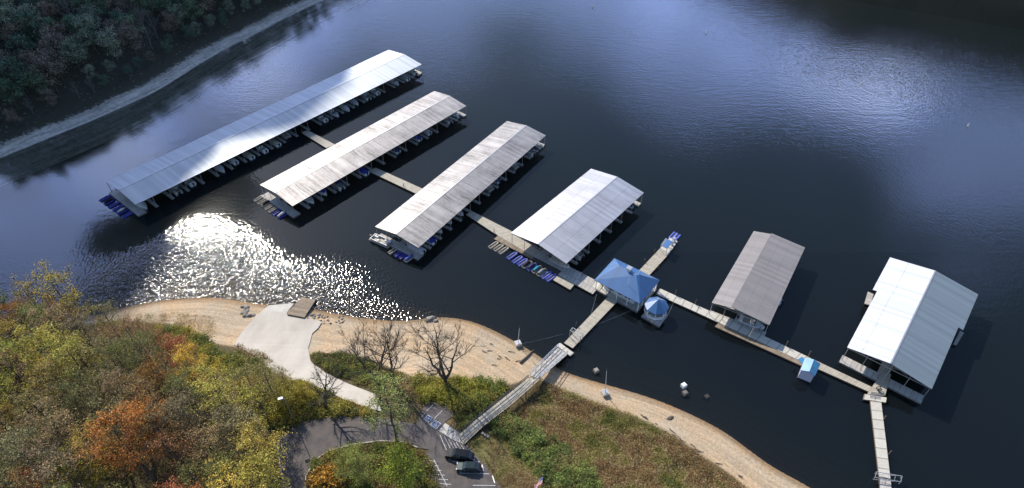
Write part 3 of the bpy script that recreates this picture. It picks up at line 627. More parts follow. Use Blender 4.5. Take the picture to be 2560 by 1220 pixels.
for a, b in ((0, 1), (1, 2), (2, 3), (3, 0)):
    A, Bp = wl[a], wl[b]; d = (Bp - A).normalized(); nv = Vector((d.y, -d.x, 0)) * .03
    for k in (.22, .5, .78):
        q = A.lerp(Bp, k); MB().bar(q - d * .8 + nv + Vector((0, 0, 2.2)), q + d * .8 + nv + Vector((0, 0, 2.2)), .08, 1.2).build('window', 'glass_dark', B)
    for k in np.linspace(0, 1, 5)[:-1]:
        q = fl[a].lerp(fl[b], float(k)) * 1.0; q = q + (Vector((cen.x, cen.y, 0)) - q).normalized() * .25
        MB().bar(q + Vector((0, 0, .61)), q + Vector((0, 0, 4.0)), .2).build('porch_post', 'white_paint', B)
    i0 = fl[a] + (Vector((cen.x, cen.y, 0)) - fl[a]).normalized() * .3; i1 = fl[b] + (Vector((cen.x, cen.y, 0)) - fl[b]).normalized() * .3
    mb = MB(); mb.bar(i0 + Vector((0, 0, 1.55)), i1 + Vector((0, 0, 1.55)), .08); mb.bar(i0 + Vector((0, 0, 1.1)), i1 + Vector((0, 0, 1.1)), .05)
    if a != 0: mb.build('railing', 'white_paint', B)
cup = r0.lerp(r1b, .48)
cu = MB(); cu.box((cup.x, cup.y, 7.0), (1.0, 1.0, 1.3), R(-38)); cu = cu.build('cupola', 'white_paint', B)
MB().box((cup.x, cup.y, 7.75), (1.35, 1.35, .14), R(-38)).build('cap', 'steel', B)
MB().tube([r1b + Vector((-.3, 0, -.3)), r1b + Vector((-.3, 0, 1.3))], .08, 6).build('vent_pipe', 'white_paint', B)
q = W3((1570, 712), 5.4); MB().tube([q, q + Vector((0, 0, 2.4))], .05, 5).build('antenna', 'white_paint', B)
# gazebo
gc = W3((1637.5, 781), .6); G = wthing('gazebo', (gc.x, gc.y, 0), 'octagonal floating gazebo with a blue and white panelled roof beside the store', 'gazebo')
pl = [W3(p, .6) for p in ((1603.4, 789.5), (1648, 816), (1670.5, 786.5), (1627, 762))]
MB().hexa([p + Vector((0, 0, -.8)) for p in pl], pl).build('platform', 'boards_pale', G)
gr = 3.15; ap = Vector((gc.x, gc.y, 5.4)); rot = R(22.5 - 36)
oc = [Vector((gc.x + gr * math.cos(rot + k * math.pi / 4), gc.y + gr * math.sin(rot + k * math.pi / 4), 3.25)) for k in range(8)]
for k in range(8): face('roof_panel', [oc[k], oc[(k + 1) % 8], ap], 'roof_blue', G)
for k in range(8):
    a = Vector((gc.x, gc.y, 0)) + (oc[k] - Vector((gc.x, gc.y, 3.25))) * .86; b = Vector((gc.x, gc.y, 0)) + (oc[(k + 1) % 8] - Vector((gc.x, gc.y, 3.25))) * .86
    MB().bar(a + Vector((0, 0, .6)), a + Vector((0, 0, 3.35)), .16).build('post', 'white_paint', G)
    mb = MB(); mb.bar(a + Vector((0, 0, 1.5)), b + Vector((0, 0, 1.5)), .1); mb.bar(a + Vector((0, 0, .95)), b + Vector((0, 0, .95)), .3, .5); mb.build('railing', 'white_paint', G)
MB().tube([ap, ap + Vector((0, 0, .5))], .12, 6).build('finial', 'white_paint', G)
# small shed on the walkway
S = wthing('shed', tuple(W3((2025, 925), 0)), 'small lavender white shed with a pale blue and deep blue roof beside the walkway', 'shed')
e0, e1 = W3((2001, 925.4), 3.0), W3((2012.8, 893.9), 3.0); g0, g1 = W3((2023.5, 928.6), 3.9), W3((2035, 898.8), 3.9); h0, h1 = W3((2037.3, 940), 3.0), W3((2051.6, 909.4), 3.0)
face('roof', [e1, e0, g0, g1], 'roof_teal', S); face('roof', [h0, h1, g1, g0], 'roof_teal', S)
cs = (e0 + e1 + h0 + h1) / 4; wc = [Vector((cs.x, cs.y, 0)) + (Vector((p.x, p.y, 0)) - Vector((cs.x, cs.y, 0))) * .9 for p in (e0, h0, h1, e1)]
gm0, gm1 = (wc[0] + wc[1]) / 2, (wc[2] + wc[3]) / 2
mb = MB(); z0 = .1
vs = [w + Vector((0, 0, z0)) for w in wc] + [w + Vector((0, 0, 2.95)) for w in wc] + [gm0 + Vector((0, 0, 3.75)), gm1 + Vector((0, 0, 3.75))]
mb.add(vs, [(3, 2, 1, 0), (0, 1, 5, 8, 4), (1, 2, 6, 5), (2, 3, 7, 9, 6), (3, 0, 4, 7)]); mb.build('wall', mat('lavender', (.50, .50, .62), .7), S)
MB().hexa([w + Vector((0, 0, -.3)) for w in wc], [Vector((cs.x, cs.y, 0)) + (w - Vector((cs.x, cs.y, 0))) * 1.05 + Vector((0, 0, .09)) for w in wc]).build('float', 'float_dark', S)
aw = W3((2005, 900), 2.4); MB().box((aw.x, aw.y, 2.4), (1.5, 1.3, .08), R(30)).build('awning', 'roof_teal', S)
# canopy of the fuel dock
F = wthing('fuel_canopy', tuple(W3((1668, 611), .6)), 'small white and blue fuel canopy at the end of the fuel dock', 'canopy')
cp = [W3(p, 2.9) for p in ((1652, 612), (1668, 622), (1682, 604), (1664, 595))]
cA, cB = (cp[0] + cp[1]) / 2 * .5 + (cp[0] * .5), (cp[2] + cp[3]) / 2 * .5 + (cp[3] * .5)
MB().hexa([cp[0] - Vector((0, 0, .12)), cA - Vector((0, 0, .12)), cB - Vector((0, 0, .12)), cp[3] - Vector((0, 0, .12))], [cp[0], cA, cB, cp[3]]).build('roof', 'roof_slate_shade', F)
MB().hexa([cA - Vector((0, 0, .12)), cp[1] - Vector((0, 0, .12)), cp[2] - Vector((0, 0, .12)), cB - Vector((0, 0, .12))], [cA + Vector((0, 0, .01)), cp[1], cp[2], cB + Vector((0, 0, .01))]).build('roof', 'roof_blue', F)
cc_ = sum(cp, Vector()) / 4
for p in cp:
    q = cc_ + (p - cc_) * .9; MB().bar(Vector((q.x, q.y, .6)), Vector((q.x, q.y, 2.8)), .12).build('post', 'white_paint', F)
for px_, lab in (((1679, 612), 'white fuel pump beside the blue canopy'), ((1684, 603), 'white storage locker at the tip of the fuel dock')):
    q = W3(px_, .62); T = wthing('fuel_pump' if 'pump' in lab else 'storage_locker', tuple(q), lab, 'pump' if 'pump' in lab else 'locker')
    MB().box((q.x, q.y, .63 + .6), (.8, .6, 1.2), .6).build('body', 'white_paint', T); MB().box((q.x, q.y, .63 + 1.26), (.9, .7, .1), .6).build('lid', 'steel', T)
#SECTION3
# ------------------------------------------------------------------ jet ski pads, jet skis and boats
def uv_u(px0, px1, z=.4):
    a, b = un(px0[0], px0[1], z), un(px1[0], px1[1], z); return a, b, math.atan2(b.y - a.y, b.x - a.x)
def outline_pad(Lp, Wp, ch):
    """outline of a drive-on pad: rounded bow at +x, slot open at -x"""
    pts = [(-Lp / 2, -Wp / 2)]
    for k in range(7): a = -math.pi / 2 + math.pi * k / 6; pts.append((Lp / 2 - Wp / 2 + Wp / 2 * math.cos(a), Wp / 2 * math.sin(a)))
    pts += [(-Lp / 2, Wp / 2)]
    return pts
def make_pad(col):
    T = empty('jet_ski_pad'); Lp, Wp = 3.7, 1.35
    MB().prism(outline_pad(Lp, Wp, .3), -.12, .22).build('float', 'plastic_float', T).color = col
    for sg in (-1, 1):
        mb = MB(); mb.tube([(-Lp / 2, sg * .46, .26), (Lp / 2 - .75, sg * .46, .28), (Lp / 2 - .35, sg * .25, .30), (Lp / 2 - .2, 0, .31)], [.17, .17, .16, .15], 7)
        mb.build('side_tube', 'plastic_float', T, smooth=True).color = tuple(min(1, c * 1.25) for c in col[:3]) + (1,)
    MB().box((-.35, 0, .235), (Lp * .72, .34, .03)).build('slot_bed', 'float_dark', T)
    return T
def recolor(T, fn):
    for ch in T.children: ch.color = fn(ch)
def loft(mb, secs):
    """secs: list of rings (same count) of points -> closed skin"""
    n = len(secs[0]); base = [p for s in secs for p in s]; fs = []
    for i in range(len(secs) - 1):
        for k in range(n): fs.append((i * n + k, i * n + (k + 1) % n, (i + 1) * n + (k + 1) % n, (i + 1) * n + k))
    fs += [tuple(range(n))[::-1], tuple(range((len(secs) - 1) * n, len(secs) * n))]
    mb.add(base, fs); return mb
def hull_secs(Lh, Wh, fb, dr=.3, bow=1.0):
    out = []
    for t, w, rise in ((0, .92, 0), (.3, 1.0, 0), (.55, 1.0, .02), (.75, .82, .08), (.9, .48, .16), (1.0, .06, .26)):
        x = -Lh / 2 + Lh * t; w = w * Wh / 2; z = fb + rise * bow
        out.append([(x, -w, z), (x, -w * .86, .05), (x, -w * .25, -dr * (1 - t * .6)), (x, w * .25, -dr * (1 - t * .6)), (x, w * .86, .05), (x, w, z)])
    return out
def make_jetski(col, cover=True):
    T = empty('jet_ski'); mb = MB(); loft(mb, hull_secs(2.9, 1.05, .55, .1)); mb.build('hull', 'dark_plastic' if cover else 'boat_white', T)
    if cover:
        mb = MB(); loft(mb, [[(x, -w, .56), (x, -w * .6, .56 + h * .7), (x, 0, .56 + h), (x, w * .6, .56 + h * .7), (x, w, .56)] for x, w, h in ((-1.35, .42, .18), (-.6, .45, .42), (.1, .46, .62), (.5, .42, .55), (1.0, .28, .25), (1.3, .1, .08))])
        mb.build('cover', 'canvas', T, smooth=True).color = col
    else:
        mb = MB(); loft(mb, [[(x, -w, .6), (x, -w * .8, .6 + h), (x, w * .8, .6 + h), (x, w, .6)] for x, w, h in ((-1.1, .22, .2), (-.3, .2, .32), (.2, .16, .25))]); mb.build('seat', 'dark_plastic', T)
        MB().bar((.35, -.35, 1.0), (.35, .35, 1.0), .06).build('handlebar', 'dark_plastic', T)
    return T
def make_motorboat(col, cover=True, Lh=6.4, Wh=2.3):
    T = empty('motor_boat'); mb = MB(); loft(mb, hull_secs(Lh, Wh, .85)); mb.build('hull', 'boat_white', T)
    mb = MB(); mb.prism([(-Lh * .46, -Wh * .40), (Lh * .22, -Wh * .40), (Lh * .40, -Wh * .1), (Lh * .40, Wh * .1), (Lh * .22, Wh * .40), (-Lh * .46, Wh * .40)], .84, .875); mb.build('cockpit', 'boat_inner', T)
    if cover:
        mb = MB(); loft(mb, [[(x, -w, .88), (x, -w * .9, .9 + h * .6), (x, 0, .9 + h), (x, w * .9, .9 + h * .6), (x, w, .88)] for x, w, h in ((-Lh * .47, 1.0, .2), (-Lh * .2, 1.1, .45), (Lh * .08, 1.05, .7), (Lh * .14, 1.0, .65), (Lh * .35, .5, .2), (Lh * .44, .2, .05))])
        mb.build('cover', 'canvas', T, smooth=True).color = col
    else:
        mb = MB()
        for y0, y1 in ((-.9, 0), (0, .9)): mb.add([(.9, y0, .87), (.9, y1, .87), (.55, y1 * .8, 1.45), (.55, y0 * .8, 1.45)], [(0, 1, 2, 3)])
        mb.build('windshield', 'glass_dark', T)
        for y in (-.5, .5): mb = MB(); mb.box((-.1, y, 1.05), (.55, .5, .35)); mb.box((-.4, y, 1.35), (.12, .5, .5)); mb.build('seat', 'white_paint', T)
        mb = MB(); mb.box((-Lh * .4, 0, 1.03), (.6, 1.8, .35)); mb.build('bench', 'white_paint', T)
    mb = MB(); mb.box((-Lh / 2 - .3, 0, 1.0), (.5, .42, .55)); mb.box((-Lh / 2 - .28, 0, .3), (.22, .14, 1.1)); mb.build('outboard_motor', 'dark_plastic', T)
    return T
def make_pontoon(col, canopy=True, Lh=7.2, Wh=2.5):
    T = empty('pontoon_boat')
    for sg in (-1, 1): MB().tube([(-Lh / 2, sg * .85, .12), (Lh / 2 - .7, sg * .85, .12), (Lh / 2, sg * .85, .3)], [.32, .32, .06], 8).build('pontoon', 'alu', T, smooth=True)
    MB().box((0, 0, .52), (Lh, Wh, .10)).build('deck', 'boat_inner', T)
    mb = MB(); z = 1.2; w = Wh / 2 - .08; l = Lh / 2 - .5
    P_ = [(-l, -w), (l, -w), (l, w), (-l, w)]
    for k in range(4):
        a, b = P_[k], P_[(k + 1) % 4]; mb.bar((a[0], a[1], z), (b[0], b[1], z), .06); mb.bar((a[0], a[1], .85), (b[0], b[1], .85), .03, .5); mb.bar((a[0], a[1], .57), (a[0], a[1], z), .05)
    mb.build('railing', 'alu', T)
    for x, y, dx, dy in ((-2.4, .75, 1.7, .6), (1.9, -.75, 2.0, .6), (1.9, .75, 2.0, .6)): mb = MB(); mb.box((x, y, .8), (dx, dy, .42)); mb.box((x, y + (.28 if y > 0 else -.28), 1.1), (dx, .12, .4)); mb.build('bench', 'white_paint', T)
    MB().box((-.4, -.7, 1.0), (.5, .7, .9)).build('helm_console', 'boat_white', T)
    if canopy:
        mb = MB(); mb.add([(-2.6, -1.1, 2.35), (-1.2, -1.1, 2.5), (.3, -1.1, 2.35), (.3, 1.1, 2.35), (-1.2, 1.1, 2.5), (-2.6, 1.1, 2.35), (-2.6, -1.1, 2.3), (-1.2, -1.1, 2.45), (.3, -1.1, 2.3), (.3, 1.1, 2.3), (-1.2, 1.1, 2.45), (-2.6, 1.1, 2.3)], [(0, 1, 4, 5), (1, 2, 3, 4), (11, 10, 7, 6), (10, 9, 8, 7), (0, 6, 7, 1), (1, 7, 8, 2), (2, 8, 9, 3), (3, 9, 10, 4), (4, 10, 11, 5), (5, 11, 6, 0)])
        mb.build('canopy', 'canvas', T).color = col
        mb = MB()
        for x in (-2.5, .2):
            for y in (-1.05, 1.05): mb.bar((-1.1, y, 1.2), (x, y, 2.32), .04)
        mb.build('canopy_frame', 'alu', T)
    mb = MB(); mb.box((-Lh / 2 - .25, 0, .95), (.5, .42, .55)); mb.box((-Lh / 2 - .2, 0, .3), (.2, .14, 1.0)); mb.build('outboard_motor', 'dark_plastic', T)
    return T
BLUE, NAVY, GREY, TAN, WHITE, TEAL, BLACK, PBLUE, DKRED = (.03, .04, .36, 1), (.03, .035, .14, 1), (.30, .31, .34, 1), (.46, .40, .31, 1), (.62, .62, .64, 1), (.03, .30, .42, 1), (.02, .02, .025, 1), (.12, .16, .55, 1), (.18, .03, .03, 1)
protos = [(make_motorboat(WHITE, False), 'motor boat'), (make_motorboat(BLUE, True), 'covered'), (make_pontoon(GREY), 'pontoon'), (make_motorboat(GREY, True), 'covered'), (make_pontoon(WHITE), 'pontoon')]
used = set()
def place(proto, loc, rz, label, cat, group=None, col=None):
    o = proto if id(proto) not in used else copy_tree(proto); used.add(id(proto))
    o.location = loc; o.rotation_euler = (0, 0, rz); tag(o, label, cat, group)
    if col is not None:
        for ch in o.children:
            if ch.name.split('.')[0] in ('cover', 'canopy', 'float', 'side_tube'): ch.color = col if ch.name.split('.')[0] != 'side_tube' else tuple(min(1, c * 1.25) for c in col[:3]) + (1,)
    return o
DOCKN = {'a': 'the longest metal roof', 'b': 'the second longest roof', 'c': 'the stain streaked roof', 'd': 'the short bright roof', 'e': 'the grey brown roof', 'f': 'the big white roof'}
for key, prob in (('a', .86), ('b', .8), ('c', .8), ('d', .5), ('e', .5), ('f', .6)):
    c, Lm, Wm, n, T = COV[key]; r2 = random.Random(ord(key) * 3 + 1)
    for i in range(n):
        if r2.random() > prob: continue
        s = (i + .5) / n
        if key in 'abc' and abs(s - {'a': .52, 'b': .47, 'c': .40}[key]) < .6 / n: continue
        k = r2.choice([0, 0, 1, 2, 3, 4, 0, 3]); pr, kind = protos[k]
        a, b = bil(c, s, 0), bil(c, s, 1); d = (b - a).normalized(); far = (b - a).length
        off = far - 3.9 + r2.uniform(-1.3, 1.1); q = a + d * off
        stern_out = r2.random() < .6
        rz = math.atan2(d.y, d.x) + (math.pi if stern_out else 0)
        col = r2.choice([BLUE, NAVY, GREY, WHITE, TAN, NAVY, WHITE, (.5, .5, .54, 1)])
        cn = {BLUE: 'blue', NAVY: 'navy', GREY: 'grey', WHITE: 'white', TAN: 'tan'}.get(col, 'light grey')
        if kind == 'motor boat': lab = 'open white motor boat in a shaded slip under ' + DOCKN[key]
        elif kind == 'covered': lab = 'white motor boat, %s cover, in a slip under %s' % (cn, DOCKN[key])
        else: lab = 'pontoon boat, %s canopy, in a slip under %s' % (cn, DOCKN[key])
        place(pr, (q.x, q.y, 0), rz, lab, 'boat', 'boats moored in the slips under ' + DOCKN[key], col)
padp = make_pad(TAN); jsk = make_jetski(WHITE, True)
# pads: (centre px, direction px towards the dock, colour, watercraft on it)
def pads(lst, dirpx, descr, group):
    for (cx, cy, col, wc, lab) in lst:
        a, b, rz = uv_u((cx, cy), (cx + dirpx[0], cy + dirpx[1]), .2)
        place(padp, (a.x, a.y, 0), rz, lab + ' ' + descr, 'jet ski pad', group, col)
        if wc is not None:
            cn = {BLACK: 'black', WHITE: 'white', TEAL: 'teal', NAVY: 'navy', GREY: 'grey', DKRED: 'dark red', PBLUE: 'blue'}[wc]
            d = Vector((math.cos(rz), math.sin(rz), 0)) * -.2
            place(jsk, (a.x + d.x, a.y + d.y, .22), rz, '%s covered jet ski on a pad %s' % (cn, descr), 'jet ski', None, wc)
pads([(1235, 612, TAN, None, 'leftmost tan drive-on pad'), (1247.5, 618.5, TAN, None, 'middle tan drive-on pad'), (1260, 625.5, TAN, None, 'rightmost tan drive-on pad')], (19, -13), 'by the brown platform', 'tan jet ski pads by the brown platform')
pads([(1281, 639, PBLUE, None, 'first blue drive-on pad from the left'), (1294.5, 648.5, PBLUE, None, 'second blue drive-on pad from the left'), (1307.4, 655, PBLUE, None, 'third blue drive-on pad from the left'),
      (1319, 660.5, TAN, BLACK, 'tan pad under the black covered jet ski'), (1331, 666.5, PBLUE, NAVY, 'blue pad under the navy covered jet ski'), (1343.8, 673, TAN, TEAL, 'pad under the teal covered jet ski'), (1355.7, 680, TAN, GREY, 'pad under the grey covered jet ski'),
      (1367, 687, PBLUE, None, 'second blue drive-on pad from the right'), (1379, 693.5, PBLUE, None, 'rightmost blue drive-on pad')], (19, -13), 'by the dark platform', 'jet ski pads by the dark platform')
pads([(1682, 590, PBLUE, None, 'upper blue drive-on pad'), (1690, 594.5, PBLUE, None, 'lower blue drive-on pad')], (-10, 11), 'at the tip of the fuel dock', 'blue pads at the tip of the fuel dock')
pads([(264, 495, BLUE, None, 'uppermost blue pad'), (275, 503, BLUE, BLACK, 'blue pad under the black covered jet ski'), (286, 511.5, BLUE, None, 'third blue pad from the top'), (297, 519, BLUE, None, 'fourth blue pad from the top'), (308, 527.5, BLUE, WHITE, 'blue pad under the white covered jet ski'), (320, 536, BLUE, None, 'lowest blue pad')], (17, -9), 'at the longest dock', 'blue pads at the near end of the longest dock')
pads([(649, 495, TAN, None, 'uppermost tan pad'), (658, 502, TAN, None, 'second tan pad from the top'), (667, 509, TAN, BLACK, 'tan pad under the black covered jet ski'), (676, 515.5, TAN, None, 'fourth tan pad from the top'), (685, 522.5, TAN, None, 'lowest tan pad'), (696, 529.5, BLUE, None, 'lone blue pad'), (708, 537, BLUE, WHITE, 'blue pad under the white covered jet ski')], (17, -10), 'at the weathered roof dock', 'pads at the near end of the weathered roof dock')
pads([(985, 625, TAN, None, 'tan pad beside the moored pontoon boat'), (1000, 632, BLUE, None, 'left blue pad'), (1012, 638, BLUE, None, 'middle blue pad'), (1025, 645, GREY, PBLUE, 'grey pad under the blue covered jet ski')], (16, -11), 'at the stain streaked dock', 'pads at the near end of the stain streaked dock')
pb = make_pontoon(TAN, False); a, b, rz = uv_u((953, 604), (975, 614)); place(pb, (a.x, a.y, 0), rz, 'tan decked open pontoon boat moored at the near end of the stain streaked dock', 'boat')
tn = bpy.data.objects.get('x')
# buoys
for k, (bx, by, where) in enumerate(((2150, 213, 'the brightest reflection, upper right'), (2419, 316, 'the right edge of the picture'), (1482, 18, 'the top edge of the picture'), (1765, 83, 'open water left of the bright reflection'))):
    q = un(bx, by, 0); T = empty('buoy', (q.x, q.y, 0)); tag(T, 'small white marker buoy floating near ' + where, 'buoy', 'white marker buoys')
    MB().tube([(0, 0, -.3), (0, 0, .5), (0, 0, 1.1)], [.2, .22, .15], 9).build('body', 'white_paint', T, smooth=True); MB().tube([(0, 0, .75), (0, 0, .95)], .21, 9).build('band', mat('orange_paint', (.6, .2, .05), .5), T)

# ------------------------------------------------------------------ gangways, railings and cables
def ramp_thing(name, label, cat, Lp, Rp, m, rail='rail_black', rh=1.1, posts=True, every=2.2):
    """Lp, Rp: lists of (px,py,z) along the left and right edges"""
    Lw = [un(a, b, z) for a, b, z in Lp]; Rw = [un(a, b, z) for a, b, z in Rp]; c = Lw[0]
    T = wthing(name, (c.x, c.y, 0), label, cat)
    for k in range(len(Lw) - 1):
        b = [Lw[k], Lw[k + 1], Rw[k + 1], Rw[k]]; MB().hexa([p - Vector((0, 0, .22)) for p in b], b).build('deck', m, T)
    for E_ in (Lw, Rw):
        for k in range(len(E_) - 1):
            A_, B_ = E_[k], E_[k + 1]; n = max(1, int((B_ - A_).length / every)); mb = MB()
            for i in range(n + 1):
                q = A_.lerp(B_, i / n); mb.bar(q - Vector((0, 0, .1)), q + Vector((0, 0, rh)), .07)
                if i < n and rh > 1.2: mb.bar(q, A_.lerp(B_, (i + 1) / n) + Vector((0, 0, rh)), .05)
            for hh_ in (rh, rh * .5): mb.bar(A_ + Vector((0, 0, hh_)), B_ + Vector((0, 0, hh_)), .11)
            mb.build('railing', rail, T)
    if posts:
        for k in range(len(Lw) - 1):
            n = max(1, int((Lw[k + 1] - Lw[k]).length / 5))
            for i in range(n):
                for E_ in (Lw, Rw):
                    q = E_[k].lerp(E_[k + 1], (i + .5) / n); g = hz(q.x, q.y)
                    if q.z - g > .6: MB().bar(Vector((q.x, q.y, g - .3)), q - Vector((0, 0, .2)), .22).build('support_post', 'bark', T)
    return T
ramp_thing('truss_gangway', 'sloping grey truss gangway with diagonal railings down to the cross platform', 'gangway', [(1395.4, 868.3, .75), (1325, 938.6, 3.4)], [(1418.9, 885.3, .75), (1347, 948, 3.4)], 'boards_pale', 'steel', 1.35, False)
ramp_thing('boardwalk', 'long wooden boardwalk on posts with black railings climbing from the beach to the parking lot', 'boardwalk', [(1321, 945, 3.5), (1265, 989.8, 5.2), (1193.8, 1046.4, 7.2), (1146, 1087.7, 8.1)], [(1351, 947, 3.5), (1277.4, 1012, 5.2), (1207, 1066, 7.2), (1161, 1110, 8.1)], 'deck_tan', 'rail_black', 1.1)
def frame_arch(name, label, p0, p1, z, h, dpx):
    a, b = un(p0[0], p0[1], z), un(p1[0], p1[1], z); d = un(p0[0] + dpx[0], p0[1] + dpx[1], z) - a; T = wthing(name, tuple((a + b) / 2), label, 'frame')
    mb = MB()
    for q in (Vector(), d):
        mb.bar(a + q, a + q + Vector((0, 0, h)), .12); mb.bar(b + q, b + q + Vector((0, 0, h)), .12); mb.bar(a + q + Vector((0, 0, h)), b + q + Vector((0, 0, h)), .12); mb.bar(a + q + Vector((0, 0, h * .1)), b + q + Vector((0, 0, h)), .07); 
    for q in (a, b): mb.bar(q + Vector((0, 0, h)), q + d + Vector((0, 0, h)), .1)
    mb.build('truss', 'steel', T); mb = MB()
    for k in range(1, 4): q = a.lerp(b, k / 4); mb.bar(q + Vector((0, 0, h)), q + d + Vector((0, 0, h)), .06)
    mb.build('cross_bar', 'steel', T); return T
frame_arch('gate_frame', 'grey steel gate frame spanning the floating pier near the truss gangway', (1424, 842), (1450, 857), .6, 2.4, (6, -7))
frame_arch('lift_frame', 'pale steel frame lying across the lowest part of the right hand gangway', (2183, 1199), (2247, 1210), .65, .9, (4, -14))
T = wthing('steel_grating', tuple(un(2188, 990, .65)), 'square steel grating bridging the landing to the long walkway', 'grating')
g4 = [un(a, b, .66) for a, b in ((2175, 994), (2201, 998), (2203, 984), (2178, 979))]; mb = MB()
for k in range(9): mb.bar(g4[0].lerp(g4[1], k / 8), g4[3].lerp(g4[2], k / 8), .06)
for k in range(5): mb.bar(g4[0].lerp(g4[3], k / 4), g4[1].lerp(g4[2], k / 4), .06)
mb.build('bars', 'alu', T)
# light poles and mooring cables
def pole(px_top, px_base, zb, h, label, block=None, dark=False):
    b = un(px_base[0], px_base[1], zb) if zb is not None else at(*px_base)
    T = wthing('mast', tuple(b), label, 'mast', None); 
    MB().tube([b, b + Vector((0, 0, h))], [.09, .06], 6).build('pole', 'white_paint', T)
    MB().tube([b + Vector((0, 0, h)), b + Vector((0, 0, h + .5))], [.1, .05], 6).build('tip', 'dark_steel', T)
    return b
for (tp, bs, lab) in (((1308, 800), (1295, 863), 'white mast rising from a concrete block on the sandy point'), ((1503, 880), (1512, 986), 'tall white mast rising from a concrete block on the narrow beach')):
    b = at(*bs); T = wthing('concrete_block', tuple(b), 'concrete anchor block holding ' + lab[:10] + (' on the sandy point' if bs[0] < 1400 else ' on the narrow beach'), 'concrete block')
    MB().box((b.x, b.y, b.z + .35), (1.5, 1.5, 1.3), .35).build('block', 'concrete', T); MB().box((b.x, b.y, b.z + 1.02), (1.1, 1.1, .10), .35).build('cap', 'steel', T)
    h = 6.5 if bs[0] < 1400 else 9; M = wthing('mast', (b.x, b.y, b.z + 1.07), lab, 'mast'); MB().tube([(b.x, b.y, b.z + 1.07), (b.x + (.3 if bs[0] < 1400 else -.5), b.y, b.z + h)], [.09, .05], 6).build('pole', 'white_paint', M)
    MB().tube([(b.x + (.3 if bs[0] < 1400 else -.5), b.y, b.z + h), (b.x + (.3 if bs[0] < 1400 else -.5), b.y, b.z + h + .4)], .1, 6).build('tip', 'dark_steel', M)
for k, (p0, z0_, p1, z1_, lab) in enumerate((((1450, 828), .3, (1580, 775), .7, 'between the floating pier and the blue roofed store'), ((1295, 862), 1.5, (1408, 835), .1, 'from the sandy point block out into the water'), ((1660, 810), .2, (1690, 742), .7, 'from the walkway down past the gazebo'), ((1475, 795), .1, (1492, 735), .7, 'below the grey boarded platform'))):
    a, b = un(p0[0], p0[1], z0_), un(p1[0], p1[1], z1_); T = wthing('mooring_cable', tuple((a + b) / 2), 'thin mooring cable stretched ' + lab, 'cable', 'mooring cables')
    MB().tube([a.lerp(b, i / 8) - Vector((0, 0, 4 * .12 * (i / 8) * (1 - i / 8))) for i in range(9)], .022, 4).build('cable', 'steel', T)
# odds and ends in and by the water
def rockmesh(seed, s):
    r = random.Random(seed); mb = MB(); sec = []
    for i, (z, k) in enumerate(((-.4, .8), (0, 1.0), (.45, .85), (.75, .4))):
        sec.append([(math.cos(a) * s[0] * k * r.uniform(.8, 1.15), math.sin(a) * s[1] * k * r.uniform(.8, 1.15), z * s[2]) for a in [6.2832 * q / 7 for q in range(7)]])
    loft(mb, sec); return mb
def rock(px, py, s, label, group=None, name='rock', cat='rock', m='rock', sd=0):
    p = at(px, py); o = rockmesh(int(px * 7 + sd), s).build(name, m); o.location = p; o.rotation_euler = (0, 0, (px * 1.7) % 3); tag(o, label, cat, group)
rock(1075, 799, (1.7, 1.0, 1.0), 'largest pale boulder at the water edge above the bare trees')
rock(1089, 803, (.8, .6, .6), 'small stone right beside the largest boulder')
rock(1675, 1045, (1.0, .5, .3), 'broken plank and stone lying in the middle of the right hand beach', m='bark')
r3 = random.Random(4)
for k in range(16): rock(r3.uniform(603, 634), r3.uniform(766, 792), tuple(r3.uniform(.3, .8) for _ in range(3)), 'one of the loose stones heaped left of the concrete boat ramp', 'stones left of the boat ramp')
for k in range(22): rock(r3.uniform(768, 800), r3.uniform(764, 800), tuple(r3.uniform(.25, .6) for _ in range(3)), 'one of the loose stones heaped right of the courtesy dock', 'stones right of the courtesy dock')
for k in range(26): rock(r3.uniform(800, 860), r3.uniform(786, 812), tuple(r3.uniform(.15, .4) for _ in range(3)), 'one of the small stones scattered along the sandy water edge', 'stones along the sandy water edge')
for (bx, by, lab, m_) in ((1709, 965, 'pale square box standing in shallow water off the right hand beach', 'white_paint'), (1712, 984, 'weathered wooden box in shallow water next to the pale box', 'bark_grey'), (1490, 928, 'brown concrete block at the water edge right of the pier', 'rock'), (1768, 989, 'dark half sunken block in the water right of the two boxes', 'float_dark')):
    q = un(bx, by, .3); T = wthing('anchor_box', (q.x, q.y, 0), lab, 'block'); zt = .9 if bx < 1760 else .08
    MB().box((q.x, q.y, zt / 2 - .8), (1.1, 1.0, zt + 1.6), .5).build('body', m_, T); MB().box((q.x, q.y, zt + .03), (.85, .75, .08), .5).build('lid', m_, T)
lg = MB(); p0, p1 = at(1300, 908), at(1334, 876); lg.tube([p0 + Vector((0, 0, .25)), p0.lerp(p1, .5) + Vector((.2, 0, .3)), p1 + Vector((0, 0, .2))], [.28, .22, .12], 7)
tag(lg.build('driftwood_log', 'bark'), 'dark driftwood log lying on the sand pointing at the water', 'log')
r8 = random.Random(12)
